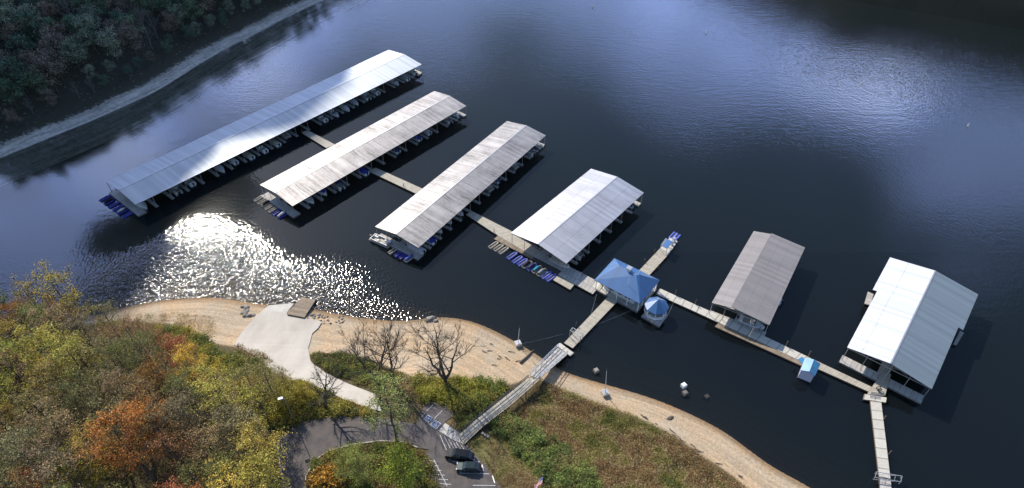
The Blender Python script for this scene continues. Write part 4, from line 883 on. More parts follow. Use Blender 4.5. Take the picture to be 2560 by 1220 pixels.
for k in range(26):
    if k < 16: u_ = r8.random(); px_, py_ = 1560 + 290 * u_ + r8.uniform(-6, 6), 1028 + 168 * u_ ** 1.25 + r8.uniform(-4, 6); grp, lab = 'driftwood along the upper edge of the right hand beach', 'piece of dark driftwood along the grassy edge of the right hand beach'
    else: px_, py_ = r8.uniform(1180, 1310), r8.uniform(855, 915); grp, lab = 'sticks on the sandy point', 'small dark stick lying on the sandy point near the driftwood log'
    p = at(px_, py_); a_ = r8.uniform(-.9, .3); l_ = r8.uniform(.6, 1.9); dv = Vector((math.cos(a_), math.sin(a_), 0)) * l_ / 2
    tag(MB().tube([p - dv + Vector((0, 0, .08)), p + Vector((r8.uniform(-.1, .1), r8.uniform(-.1, .1), .14)), p + dv + Vector((0, 0, .08))], [.09, .08, .04], 5).build('driftwood', 'bark'), lab, 'driftwood', grp)
dk = wthing('hose_reel', tuple(un(2196, 976, .7)), 'dark coiled hose reel at the junction of the long walkway', 'hose reel'); q = un(2196, 976, .7)
mb = MB(); mb.tube([q + Vector((.5 * math.cos(a), .35, .55 + .5 * math.sin(a))) for a in np.linspace(0, 6.28, 13)], .1, 6); mb.tube([q + Vector((.4 * math.cos(a), -.2, .5 + .4 * math.sin(a))) for a in np.linspace(0, 6.28, 13)], .12, 6); mb.build('hose', 'dark_plastic', dk)
MB().bar(q + Vector((0, -.4, .5)), q + Vector((0, .5, .5)), .12).build('axle', 'steel', dk)

# ------------------------------------------------------------------ roads, ramp, parking
def drape(px, m, off, name, kind='structure', step=1.6, parent=None, **kw):
    import bmesh
    W_ = [at(a, b) for a, b in px]; bm = bmesh.new(); vs = [bm.verts.new((p.x, p.y, 0)) for p in W_]; bm.faces.new(vs)
    xs_ = [p.x for p in W_]; ys_ = [p.y for p in W_]
    for ax, (lo, hi) in enumerate(((min(xs_), max(xs_)), (min(ys_), max(ys_)))):
        c_ = lo + step
        while c_ < hi:
            bmesh.ops.bisect_plane(bm, geom=bm.verts[:] + bm.edges[:] + bm.faces[:], plane_co=(c_, 0, 0) if ax == 0 else (0, c_, 0), plane_no=(1, 0, 0) if ax == 0 else (0, 1, 0)); c_ += step
    for v in bm.verts: v.co.z = hz(v.co.x, v.co.y) + off
    bmesh.ops.recalc_face_normals(bm, faces=bm.faces)
    if sum(f.normal.z for f in bm.faces) < 0: bmesh.ops.reverse_faces(bm, faces=bm.faces)
    me = bpy.data.meshes.new(name); bm.to_mesh(me); bm.free(); me.materials.append(MATS[m]); o = bpy.data.objects.new(name, me); C.objects.link(o)
    if parent: o.parent = parent
    else: tag(o, kind=kind, **kw)
    return o
mat('asphalt', (.075, .067, .066), .9, noise=(.5, .8, (.13, .108, .095), (1, 1, 1)), bump=(14, .3, .02))
mat('gravel_road', (.46, .42, .35), .95, noise=(.35, .7, (.34, .29, .23), (1, 1, 1)), bump=(8, .4, .05))
mat('ramp_concrete', (.46, .42, .355), .9, noise=(.3, .6, (.34, .30, .245), (1, .45, 1)), bump=(5, .2, .03))
drape([(584, 863), (604, 833), (642, 789), (660, 777), (700, 781), (717, 786), (761, 794), (806, 806), (795, 822), (781, 835), (771, 872), (777, 904), (814, 933), (870, 960), (937, 986), (955, 1030), (925, 1023), (870, 1004), (814, 978), (765, 955), (720, 950), (680, 930), (642, 892)], 'ramp_concrete', .22, 'boat_ramp')
drape([(642, 790), (671, 765), (700, 762), (736, 759), (722, 776), (716, 786), (700, 781.5), (660, 777)], 'concrete', .17, 'ramp_apron')
cd = [at(a, b, .5) for a, b in ((752.6, 742.5), (789.5, 748.7), (760.8, 793.8), (717.8, 785.6))]
T = wthing('courtesy_dock', (cd[0].x, cd[0].y, 0), 'brown boarded courtesy dock resting on the end of the concrete boat ramp', 'dock')
cd = [un(752.6, 742.5, .7), un(789.5, 748.7, .7), un(760.8, 793.8, 1.0), un(717.8, 785.6, 1.0)]
cd = [cd[3], cd[2], cd[1], cd[0]]; cd = cd[1:] + cd[:1]; MB().hexa([p - Vector((0, 0, .2)) for p in cd], cd).build('deck', 'deck_brown', T); MB().hexa([Vector((p.x, p.y, -.4)) for p in cd], [p - Vector((0, 0, .2)) for p in cd]).build('float', 'float_dark', T)
drape([(700, 1230), (697, 1163), (690, 1113), (703, 1089), (732, 1060), (822, 1042), (921, 1040), (985, 1050), (1040, 1062), (1052, 1040), (1062, 1010), (1090, 1003), (1148, 1028), (1112, 1056), (1165, 1110), (1210, 1160), (1262, 1230), (1118, 1230), (1072, 1124), (1043.6, 1119.6), (1011, 1106), (949, 1104), (888, 1112), (822, 1129), (789.5, 1151), (766, 1191), (764, 1230)], 'asphalt', .10, 'parking_lot')
drape([(1118, 1230), (1072, 1124), (1056, 1150), (1066, 1185), (1088, 1230)], 'asphalt', .104, 'parking_strip')
drape([(1096.9, 1077.3), (1113.6, 1058.7), (1148, 1082), (1163, 1097), (1158.8, 1110.8), (1130, 1099.6)], 'concrete', .14, 'pavement')
def kerb(pts, label):
    W_ = [at(a, b) for a, b in pts]; mb = MB()
    for k in range(len(W_) - 1):
        a, b = W_[k], W_[k + 1]; n = max(1, int((b - a).length / 2))
        for i in range(n):
            p, q = a.lerp(b, i / n), a.lerp(b, (i + 1) / n); mb.bar((p.x, p.y, hz(p.x, p.y) + .13), (q.x, q.y, hz(q.x, q.y) + .13), .18, .2)
    tag(mb.build('kerb', 'concrete'), label, 'kerb', 'kerbs of the parking loop', )
kerb([(711.6, 1228), (701, 1163), (695, 1113), (703.4, 1089)], 'pale kerb on the left outer edge of the parking loop')
kerb([(763, 1228), (765, 1191), (789.5, 1150), (822, 1128), (888, 1111), (949, 1103), (1011, 1105), (1043.6, 1119.6)], 'curved pale kerb round the planted island')
def line(a, b, w=.10, m='white_mark', parent=None):
    A_, B_ = at(*a), at(*b); d = (B_ - A_).normalized(); nn = Vector((-d.y, d.x, 0)) * w / 2; mb = MB(); n = 4
    for i in range(n):
        p, q = A_.lerp(B_, i / n), A_.lerp(B_, (i + 1) / n); vs = [p - nn, q - nn, q + nn, p + nn]; mb.add([(v.x, v.y, hz(v.x, v.y) + .112) for v in vs], [(0, 1, 2, 3)])
    return mb
def marks(lst, name, w=.10):
    big = MB()
    for a, b in lst:
        l = line(a, b, w); big.add(l.v, l.f)
    tag(big.build(name, 'white_mark'), kind='structure')
marks([((1054.6, 1043), (1083, 1012.4)), ((1074, 1062.6), (1105.7, 1027)), ((1148, 1183.5), (1227.6, 1185.5)), ((1182, 1214), (1239, 1214.5)), ((1130, 1154), (1200, 1155)), ((1100, 1088), (1117, 1128)), ((1111, 1092), (1127, 1124)), ((1121, 1098), (1134, 1120)), ((1131, 1102), (1142, 1122)), ((1140, 1106), (1151, 1122)), ((1150, 1109), (1160, 1124))] +
      [((1060 + k * 7.5, 1152 + k * 11.5), (1088 + k * 8, 1154 + k * 11.5)) for k in range(6)] + [((1085, 1150), (1118, 1216))], 'parking_lines')
for (cx, cy, s, lab) in ((1089.3, 1061.5, 1.0, 'lower'), (1070.5, 1047, .85, 'upper')):
    c0 = at(cx, cy); dx = (at(cx + 8, cy + 5) - c0).normalized(); dy = Vector((-dx.y, dx.x, 0)); 
    def sq(k, off, m, nm):
        mb = MB(); vs = [c0 + dx * k * a + dy * k * b for a, b in ((-1, -1), (1, -1), (1, 1), (-1, 1))]; mb.add([(v.x, v.y, hz(v.x, v.y) + off) for v in vs], [(0, 1, 2, 3)]); return mb.build(nm, m)
    tag(sq(.80 * s, .116, 'white_mark', 'parking_symbol_border'), kind='structure'); tag(sq(.68 * s, .121, 'blue_mark', 'parking_symbol_field'), kind='structure')
    # wheelchair figure in white
    def P2(a, b): v = c0 + dx * a * s + dy * b * s; return Vector((v.x, v.y, hz(v.x, v.y) + .127))
    mb = MB(); wl_ = [P2(.0 + .27 * math.cos(t), -.16 + .27 * math.sin(t)) for t in np.linspace(2.2, 6.4, 10)]
    def seg2(p, q, w=.09):
        d = (q - p).normalized(); nn = Vector((-d.y, d.x, 0)) * w / 2 * s; mb.add([p - nn, q - nn, q + nn, p + nn], [(0, 1, 2, 3)])
    for a_, b_ in zip(wl_[:-1], wl_[1:]): seg2(a_, b_, .08)
    seg2(P2(-.06, .36), P2(-.03, .02)); seg2(P2(-.03, .02), P2(.24, .0)); seg2(P2(.24, .0), P2(.36, -.3)); seg2(P2(-.05, .2), P2(.2, .18)); seg2(P2(-.12, .46), P2(.0, .46), .13)
    tag(mb.build('parking_symbol', 'white_mark'), kind='structure')
for a, b, lab in (((1205, 1163), (1209, 1179), 'in front of the dark green car'), ((1231, 1190), (1237, 1209), 'in the empty stall below the cars'), ((1181, 1142), (1186, 1152), 'in front of the black pickup')):
    A_, B_ = at(*a), at(*b); mb = MB(); A_.z += .12; B_.z += .12; mb.bar(A_, B_, .2, .16); tag(mb.build('wheel_stop', 'white_paint'), 'white wheel stop ' + lab, 'wheel stop', 'wheel stops')

# ------------------------------------------------------------------ cars
def make_car(Lc, Wc, prof, cab, paint, name):
    T = empty(name)
    def secs(pr, wfn, z0):
        return [[(x, -wfn(x), z0), (x, -wfn(x), z * .72 + z0 * .28), (x, -wfn(x) * .9, z), (x, wfn(x) * .9, z), (x, wfn(x), z * .72 + z0 * .28), (x, wfn(x), z0)] for x, z in pr]
    wf = lambda x: Wc / 2 * (1 - .14 * abs(2 * x / Lc) ** 4)
    loft(MB(), secs(prof, wf, .28)).build('body', paint, T, smooth=False)
    mb = MB(); loft(mb, [[(x, -w, zb), (x, -w * .84, z), (x, w * .84, z), (x, w, zb)] for x, w, zb, z in cab]); mb.build('windows', 'glass_dark', T)
    tx = [c for c in cab if c[3] >= max(q[3] for q in cab) - .09]; x0, x1 = tx[0][0], tx[-1][0]; zt = max(q[3] for q in cab); w = tx[0][1] * .83
    MB().prism([(x0, -w), (x1, -w), (x1, w), (x0, w)], zt - .06, zt + .035).build('car_roof', paint, T)
    mb = MB()
    for x in (x0 + .1, (x0 + x1) / 2, x1 - .1):
        for sg in (-1, 1): mb.bar((x, sg * (w + .13), .95), (x, sg * (w + .02), zt), .09)
    mb.build('pillar', paint, T)
    for x in (-Lc * .31, Lc * .31):
        for sg in (-1, 1):
            wh = MB().tube([(x, sg * (Wc / 2 - .22), .33), (x, sg * (Wc / 2 + .01), .33)], .34, 14).build('wheel', 'dark_plastic', T)
            rm = MB().tube([(x, sg * (Wc / 2), .33), (x, sg * (Wc / 2 + .025), .33)], .19, 10).build('rim', 'alu', T); rm.parent = wh
    for sg in (-1, 1):
        MB().box((-Lc / 2 + .12, sg * Wc * .34, .72), (.16, .34, .16)).build('headlight', 'boat_white', T)
        MB().box((Lc / 2 - .1, sg * Wc * .36, .78), (.12, .26, .2)).build('tail_light', mat('red_lens', (.3, .01, .01), .3), T)
        MB().box((-Lc * .13, sg * (Wc / 2 + .08), 1.0), (.2, .18, .14)).build('mirror', paint, T)
    MB().box((-Lc / 2 + .03, 0, .45), (.14, Wc * .84, .22)).build('bumper', 'dark_plastic', T); MB().box((Lc / 2 - .03, 0, .45), (.14, Wc * .84, .22)).build('bumper', 'dark_plastic', T)
    return T
mat('paint_green', (.018, .035, .035), .25, .3); mat('paint_black', (.009, .009, .011), .2, .2)
car = make_car(4.7, 1.85, [(-2.35, .55), (-2.25, .78), (-1.2, .95), (-.8, 1.0), (1.5, 1.05), (2.2, .98), (2.35, .7)], [(-1.1, .80, .95, 1.0), (-.45, .80, .98, 1.42), (.2, .80, 1.0, 1.48), (1.3, .78, 1.0, 1.42), (2.05, .72, 1.0, 1.06)], 'paint_green', 'parked_car')
trk = make_car(5.6, 2.0, [(-2.8, .6), (-2.7, 1.0), (-1.5, 1.15), (-1.2, 1.18), (2.0, 1.18), (2.7, 1.15), (2.8, .8)], [(-1.5, .88, 1.12, 1.16), (-.8, .88, 1.15, 1.78), (.2, .88, 1.15, 1.85), (1.9, .86, 1.15, 1.8), (2.5, .82, 1.15, 1.25)], 'paint_black', 'parked_suv')
for T, p0, p1, lab, cat in ((car, (1143, 1170), (1200, 1174), 'dark green hatchback parked in the open stall below the black one', 'car'), (trk, (1119, 1137), (1180, 1149), 'large black sport utility car parked beside the hatched stripes', 'car')):
    a, b = at(*p0), at(*p1); m_ = (a + b) / 2; T.location = (m_.x, m_.y, hz(m_.x, m_.y) + .10); T.rotation_euler = (0, 0, math.atan2(b.y - a.y, b.x - a.x)); tag(T, lab, cat)

# flag, lamp
ft = un(1357, 1188, 15.2); fb = Vector((ft.x, ft.y, hz(ft.x, ft.y)))
T = wthing('flagpole', tuple(fb), 'slim pale flagpole at the bottom edge carrying a hanging flag', 'flagpole'); MB().tube([fb, Vector((ft.x, ft.y, 15.2))], [.09, .05], 8).build('pole', 'alu', T); MB().tube([ft, ft + Vector((0, 0, .22))], .1, 8).build('ball', mat('gold', (.6, .42, .1), .3, .8), T)
def flag_mat():
    m = bpy.data.materials.new('flag_cloth'); m.use_nodes = True; t = m.node_tree; b = t.nodes['Principled BSDF']; b.inputs['Roughness'].default_value = .85; b.inputs['Specular IOR Level'].default_value = .1
    uv = N(t, 'ShaderNodeUVMap'); s = N(t, 'ShaderNodeSeparateXYZ'); L(t, uv.outputs[0], s.inputs[0]); u, v = s.outputs[0], s.outputs[1]
    st = math_(t, 'MODULO', math_(t, 'FLOOR', math_(t, 'MULTIPLY', v, 13.0)), 2.0)
    mx = N(t, 'ShaderNodeMix', data_type='RGBA', i={6: (.55, .02, .04, 1), 7: (.8, .8, .78, 1)}); L(t, st, mx.inputs[0])
    can = math_(t, 'MULTIPLY', math_(t, 'LESS_THAN', u, .4), math_(t, 'GREATER_THAN', v, 6 / 13))
    fu = math_(t, 'SUBTRACT', math_(t, 'FRACT', math_(t, 'MULTIPLY', u, 6 / .4)), .5); fv = math_(t, 'SUBTRACT', math_(t, 'FRACT', math_(t, 'MULTIPLY', v, 5 / (7 / 13) * 1.0)), .5)
    star = math_(t, 'LESS_THAN', math_(t, 'ADD', math_(t, 'MULTIPLY', fu, fu), math_(t, 'MULTIPLY', fv, fv)), .06)
    cm = N(t, 'ShaderNodeMix', data_type='RGBA', i={6: (.02, .03, .22, 1), 7: (.8, .8, .8, 1)}); L(t, star, cm.inputs[0])
    m2 = N(t, 'ShaderNodeMix', data_type='RGBA'); L(t, can, m2.inputs[0]); L(t, mx.outputs[2], m2.inputs[6]); L(t, cm.outputs[2], m2.inputs[7]); L(t, m2.outputs[2], b.inputs['Base Color'])
    tr = N(t, 'ShaderNodeBsdfTranslucent'); L(t, m2.outputs[2], tr.inputs[0]); ms = N(t, 'ShaderNodeMixShader', i={0: .6}); L(t, b.outputs[0], ms.inputs[1]); L(t, tr.outputs[0], ms.inputs[2]); L(t, ms.outputs[0], t.nodes['Material Output'].inputs[0]); MATS['flag_cloth'] = m
flag_mat()
mb = MB(); NU, NV = 14, 8; fa = R(200)
def fpt(u, v):   # a drooping flag folded towards its pole
    fly = 1.5 * u; drop = 2.3 * (1 - v) + u * 2.6; w = .20 * math.sin(u * 9 + v * 2) * (.3 + u)
    return (ft.x + fly * math.cos(fa) - w * math.sin(fa), ft.y + fly * math.sin(fa) + w * math.cos(fa), 14.95 - drop)
for i in range(NU):
    for j in range(NV):
        q = [(i / NU, j / NV), ((i + 1) / NU, j / NV), ((i + 1) / NU, (j + 1) / NV), (i / NU, (j + 1) / NV)]; mb.add([fpt(*c_) for c_ in q], [(0, 1, 2, 3)], [q])
tag(mb.build('flag', 'flag_cloth', smooth=True), 'red white and blue striped flag with a starred corner hanging from its pole', 'flag')
lb_ = at(735, 1052); T = wthing('street_lamp', tuple(lb_), 'grey street lamp with a white head among the yellow shrubs', 'street lamp')
MB().tube([lb_, lb_ + Vector((0, 0, 8.0)), lb_ + Vector((-.4, -.2, 8.4))], [.1, .07, .06], 7).build('pole', 'steel', T); MB().box((lb_.x - .6, lb_.y - .3, lb_.z + 8.45), (.9, .5, .22), .4).build('lamp_head', 'white_paint', T)
sg_ = at(1213, 1090); T = wthing('park_bench', tuple(sg_), 'low grey bench on the small lawn beside the boardwalk', 'bench')
e_ = Vector((.8, -.55, 0)).normalized(); MB().bar(sg_ - e_ * .9 + Vector((0, 0, .5)), sg_ + e_ * .9 + Vector((0, 0, .5)), .5, .07).build('seat', 'boards_pale', T)
for k in (-.7, .7): MB().bar(sg_ + e_ * k, sg_ + e_ * k + Vector((0, 0, .47)), .12).build('leg', 'dark_steel', T)
#SECTION4
# ------------------------------------------------------------------ trees
def grow(seed, H, spread, first=.3, nl=13, sub=5, lean=(0, 0), twig=3, up=.55, r0=None, fork=0):
    """skeleton of a tree: returns (tube builder, list of twig end points)"""
    r = random.Random(seed); mb = MB(); ends = []; r0 = r0 or H * .016
    trunks = []
    if fork:
        base = Vector((0, 0, 0)); fz = H * .12
        for k in range(fork):
            a = 6.28 * k / fork + r.uniform(-.4, .4); pts = [base, Vector((0, 0, fz))]
            for i in range(1, 7):
                t = i / 6; pts.append(Vector((math.cos(a) * spread * .5 * t ** .8 + r.uniform(-.2, .2), math.sin(a) * spread * .5 * t ** .8 + r.uniform(-.2, .2), fz + (H * .9 - fz) * t)))
            trunks.append((pts, r0 * .8))
    else:
        pts = [Vector((lean[0] * (i / 8) ** 1.5 + r.uniform(-.15, .15) * (i > 0), lean[1] * (i / 8) ** 1.5 + r.uniform(-.15, .15) * (i > 0), H * i / 8 * .95)) for i in range(9)]
        trunks.append((pts, r0))
    for pts, rr in trunks:
        mb.tube(pts, [rr * (1 - .88 * i / (len(pts) - 1)) for i in range(len(pts))], 6, False)
        n_l = nl if not fork else int(nl * .6)
        for k in range(n_l):
            t = first + (.97 - first) * (k + r.random() * .8) / n_l; f = t * (len(pts) - 1); i = min(int(f), len(pts) - 2)
            p = pts[i].lerp(pts[i + 1], f - i); a = k * 2.4 + r.uniform(-.5, .5)
            shape = math.sin(math.pi * min(1, max(.12, (1.04 - t) / (1.04 - first))) ** .75 * .62 + .12)
            ln = spread * max(.3, shape) * r.uniform(.7, 1.15); rb = rr * (1 - .85 * t) * .55 + .02
            d = Vector((math.cos(a), math.sin(a), up * r.uniform(.5, 1.5))).normalized(); lp = [p]; q = p.copy()
            for s in range(4):
                q = q + d * ln / 4; d = (d + Vector((r.uniform(-.2, .2), r.uniform(-.2, .2), r.uniform(.0, .26)))).normalized(); lp.append(q.copy())
            mb.tube(lp, [rb, rb * .75, rb * .5, rb * .32, rb * .15], 4, False); ends.append(lp[-1])
            for s in range(sub):
                f2 = r.uniform(.25, 1) * 4; i2 = min(int(f2), 3); b = lp[i2].lerp(lp[i2 + 1], f2 - i2)
                d2 = (d + Vector((r.uniform(-1, 1), r.uniform(-1, 1), r.uniform(-.2, .7)))).normalized(); l2 = ln * r.uniform(.22, .5); e1 = b + d2 * l2 * .5 + Vector((0, 0, .1)); e2 = b + d2 * l2 + Vector((0, 0, l2 * .2))
                mb.tube([b, e1, e2], [rb * .32, rb * .2, .012], 3, False); ends += [e1, e2]
                for w in range(twig):
                    d3 = (d2 + Vector((r.uniform(-.9, .9), r.uniform(-.9, .9), r.uniform(-.3, .9)))).normalized(); s3 = b.lerp(e2, r.uniform(.3, 1)); e3 = s3 + d3 * l2 * r.uniform(.35, .7)
                    mb.tube([s3, e3], [max(.026, rb * .16), .014], 3, False); ends.append(e3)
    return mb, ends
def make_tree(name, seed, H, spread, nleaf, size, bark='bark', crown=True, sig=.75, droop=.0, **kw):
    T = empty(name); mb, ends = grow(seed, H, spread, **kw); mb.build('trunk', bark, T)
    if crown:
        rs = np.random.RandomState(seed); E_ = np.array([e[:] for e in ends]); 
        w = rs.uniform(.1, 1, len(E_)) ** 2; idx = rs.choice(len(E_), nleaf, p=w / w.sum()); P = E_[idx] + rs.normal(size=(nleaf, 3)) * sig * np.array([1, 1, .7])
        quads_mesh('crown', leaf_quads(P, size, rs), 'leaf', T)
    return T
def place_tree(proto, p, sc, rz, label, cat='tree', group=None, col=None, name=None, lean=None):
    o = proto if id(proto) not in used else copy_tree(proto); used.add(id(proto)); o.location = p; o.scale = (sc, sc, sc); o.rotation_euler = (0, 0, rz)
    if lean: o.rotation_euler = (lean[0], lean[1], rz)
    tag(o, label, cat, group)
    if name: o.name = name
    if col is not None:
        if 'hillside' not in label: col = [min(.8, c * 1.05) for c in col]
        for ch in o.children: ch.color = tuple(col) + (1,)
    return o
BIG = [make_tree('broadleaf_tree', 100 + k, 20, 5.6, 5200, .38, sig=.55, nl=18, sub=6, first=.26) for k in range(4)]
SPARSE = [make_tree('broadleaf_tree', 200 + k, 21, 5.2, 2700, .36, sig=.48, nl=17, sub=6, first=.24, bark='bark') for k in range(3)]
ROUND = [make_tree('young_tree', 300 + k, 9, 3.6, 5200, .34, sig=.55, nl=15, sub=5, first=.12, up=.45) for k in range(2)]
BARE = [make_tree('bare_tree', 400 + k, 15, 6.6, 0, .3, crown=False, fork=f, nl=nl, sub=8, twig=6, first=.28, up=.8, bark='bark_grey' if 0 else 'bark', r0=.44) for k, (f, nl) in enumerate(((2, 16), (3, 13), (0, 14)))]
def make_shrub(seed, nleaf=900, size=.34, h=1.7, w=1.7):
    T = empty('shrub'); r = random.Random(seed); rs = np.random.RandomState(seed); mb = MB(); ends = []
    for k in range(11):
        a = r.uniform(0, 6.28); l = r.uniform(.4, 1); e = Vector((math.cos(a) * w * l, math.sin(a) * w * l, h * r.uniform(.45, 1.05) * (1.15 - l * .5))); mb.tube([(0, 0, 0), e * .5 + Vector((0, 0, .3)), e], [.06, .035, .012], 3, False); ends += [e, e * .7 + Vector((0, 0, .2))]
    mb.build('stems', 'bark', T); E_ = np.array([e[:] for e in ends]); P = E_[rs.randint(0, len(E_), nleaf)] + rs.normal(size=(nleaf, 3)) * .42 * np.array([1, 1, .7]); P[:, 2] = np.maximum(P[:, 2], .08)
    quads_mesh('foliage', leaf_quads(P, size, rs), 'leaf', T); return T
SHR = [make_shrub(500 + k) for k in range(4)]
cY, cYG, cOL, cBR, cOR, cDG, cLIME, cRED, cPALE, cRUST, cGR = (.42, .33, .05), (.30, .28, .05), (.17, .17, .055), (.23, .145, .065), (.46, .20, .06), (.06, .085, .035), (.42, .50, .05), (.45, .035, .03), (.32, .30, .13), (.34, .15, .05), (.13, .17, .05)
# --- particular trees: (proto, base px, scale, rz, colour, label)
def T_(proto, px, sc, col, label, rz=None, group=None, cat='tree', name=None, lean=None, dz=-.1):
    p = at(*px); return place_tree(proto, (p.x, p.y, p.z + dz), sc, rz if rz is not None else rnd.uniform(0, 6.28), label, cat, group, col, name, lean)
T_(BARE[0], (945, 957), 1.18, (.1, .1, .1), 'large leafless tree with forked limbs on the sandy bank, left of the pair', 0.3)
T_(BARE[2], (985, 965), 1.0, (.1, .1, .1), 'slimmer leafless tree right behind the larger forked one', 1.2, lean=(0, .08))
T_(BARE[1], (1115, 962), 1.2, (.1, .1, .1), 'leafless spreading tree on the bank between the light green tree and the boardwalk', 2.0)
T_(BARE[2], (812, 1022), .88, (.1, .1, .1), 'leafless tree leaning left over the gravel road', 2.9, lean=(.05, -.22))
T_(SPARSE[0], (993, 1104), .98, (.26, .31, .10), 'tall thinly leaved light green tree at the kerb above the planted island', .8)
T_(ROUND[0], (1015, 1218), 1.15, (.22, .26, .045), 'bright green rounded tree on the planted island', .5)
T_(BIG[0], (915, 1215), .62, (.24, .26, .07), 'green tree in the middle of the planted island', 1.5)
T_(ROUND[1], (880, 1180), .75, (.19, .20, .06), 'olive small tree on the planted island near the curved kerb', 2.5)
T_(SHR[0], (822, 1205), 1.7, (.42, .24, .05), 'golden orange bush at the left end of the planted island', 1.0, cat='shrub')
T_(BIG[1], (385, 1200), 1.0, cOR, 'big bright orange tree in the middle of the lower left wood', 0.4)
T_(BIG[2], (425, 1130), .80, (.50, .24, .07), 'pale orange tree just behind the bright orange one', 2.4)
T_(ROUND[0], (105, 1222), .62, cRED, 'small crimson tree at the bottom left edge', .3)
T_(BIG[3], (22, 865), .72, cLIME, 'lime green tree at the left edge by the water', .6)
T_(SPARSE[1], (222, 838), 1.06, cY, 'yellow leaved tall tree standing out over the water at the left', 1.1)
T_(SPARSE[2], (150, 842), .92, (.33, .27, .11), 'half bare pale tree left of the tall yellow one over the water', 2.1)
T_(BIG[0], (100, 858), .70, (.40, .20, .05), 'rusty orange tree between the lime tree and the water', 3.0)
T_(ROUND[1], (250, 1222), 1.25, (.36, .33, .05), 'yellow green rounded tree at the bottom edge right of the crimson tree', 2.2)
T_(ROUND[1], (765, 1000), .62, (.36, .30, .06), 'yellow young tree left of the leaning leafless tree', 4.4)
T_(ROUND[0], (722, 1020), .70, (.30, .26, .06), 'golden young tree behind the street lamp', 2.7)
for k, px in enumerate(((668, 1045), (690, 1000), (655, 975), (725, 985))): T_(SPARSE[k % 3], px, (.8, .55, .42, .42)[k], (.27, .24, .09), ('tall thin tree at the left kerb of the parking loop', 'tall thin tree behind the left bend of the parking loop', 'tall thin tree at the right edge of the lower left wood', 'slender tree left of the gravel road bend')[k])
# --- the wood at the lower left
FP = [at(a, b)[:2] for a, b in [(-130, 880), (0, 868), (120, 852), (250, 832), (330, 848), (430, 870), (520, 910), (600, 935), (690, 975), (700, 1040), (668, 1130), (690, 1230), (700, 1400), (-200, 1400), (-200, 1000)]]
pts = []; r5 = random.Random(21); x0, x1 = min(p[0] for p in FP), max(p[0] for p in FP); y0, y1 = 44, max(p[1] for p in FP)
for _ in range(6000):
    x, y = r5.uniform(x0, x1), r5.uniform(y0, y1)
    if inpoly(x, y, FP) and all((x - a) ** 2 + (y - b) ** 2 > 4.7 ** 2 for a, b in pts): pts.append((x, y))
WC = [('olive', (.25, .22, .07)), ('yellow green', (.40, .34, .08)), ('brown', (.25, .175, .09)), ('olive', (.25, .22, .10)), ('brown', (.27, .20, .10)), ('green', (.17, .18, .065)), ('rusty', (.33, .17, .075)), ('brown', (.30, .22, .12)), ('yellow', (.50, .38, .08))]
orc = at(385, 1200); orc2 = at(385, 1130)
for x, y in pts:
    hd = (Vector((x, y, 0)) - Vector((orc.x, orc.y, 0))).length
    if hd < 5.0 or (abs(x - orc.x) < 5 and y < orc.y and y > orc.y - 14): continue
    n = vnoise(np.array([x]), np.array([y]), 11, 31)[0]; k = min(8, max(0, int((n + 1) / 2 * 9 + r5.uniform(-1.6, 1.6)))); 
    px_ = 1280 + FPX * x / (y * math.cos(PR) + (CAM_H - hz(x, y)) * math.sin(PR))
    if px_ > 520: k = r5.choice([1, 4, 0, 8, 5, 1])
    cn, col = WC[k]; sp = r5.random() < (.82 if px_ < 560 else .6); pr = r5.choice(SPARSE if sp else BIG)
    dsh = float(shore_d(x, y)[0]); sc = r5.uniform(.62, .98) * (.85 if 480 < px_ < 570 else 1.0) * (.62 if dsh < 14 and px_ > 240 else 1)
    for _k in range(12):
        zt_ = hz(x, y) + 21 * sc; dp_ = y * math.cos(PR) + (CAM_H - zt_) * math.sin(PR); ty_ = 610 - FPX * (y * math.sin(PR) - (CAM_H - zt_) * math.cos(PR)) / dp_
        if ty_ > np.interp(px_, [0, 110, 160, 250, 300, 340, 450, 560, 650, 720], [715, 700, 680, 690, 750, 785, 818, 900, 930, 985]): break
        sc *= .9
    if sc < .28: continue
    o = place_tree(pr, (x, y, hz(x, y) - .15), sc, r5.uniform(0, 6.28), '%s%s leaved tree in the dense wood at the lower left' % ('thinly ' if sp else '', cn if not sp else cn), 'tree', '%s %strees of the lower left wood' % (cn, 'thin ' if sp else ''), tuple(c * r5.uniform(.85, 1.2) for c in col), lean=(r5.uniform(-.06, .06), r5.uniform(-.06, .06)))
# --- shrubs along the banks
def shrubs(poly, n, cols, group, label, sc=(.7, 1.3), gap=1.5, protos=SHR):
    P_ = [at(a, b) for a, b in poly]; r = random.Random(len(poly) * 7 + n); xs_ = [p.x for p in P_]; ys_ = [p.y for p in P_]; got = []; t = 0
    while len(got) < n and t < n * 60:
        t += 1; x, y = r.uniform(min(xs_), max(xs_)), r.uniform(min(ys_), max(ys_))
        if inpoly(x, y, [(p.x, p.y) for p in P_]) and all((x - a) ** 2 + (y - b) ** 2 > gap ** 2 for a, b in got):
            got.append((x, y)); place_tree(r.choice(protos), (x, y, hz(x, y) - .08), r.uniform(*sc), r.uniform(0, 6.28), label, 'shrub', group, r.choice(cols))
shrubs([(785, 890), (850, 888), (930, 915), (940, 950), (900, 960), (860, 940), (800, 912)], 26, [(.12, .16, .04), (.20, .21, .06), (.10, .12, .04)], 'green shrubs on the bank between road and leafless tree', 'green shrub on the bank between the gravel road and the leafless trees', (.6, 1.1))
shrubs([(1040, 950), (1120, 958), (1180, 950), (1255, 972), (1240, 1000), (1180, 1020), (1150, 1022), (1095, 1000), (1050, 1000)], 44, [(.26, .26, .05), (.30, .28, .06), (.15, .18, .05), (.22, .20, .06)], 'yellow green shrubs above the parking lot', 'yellow green shrub on the bank above the parking lot', (.7, 1.25))
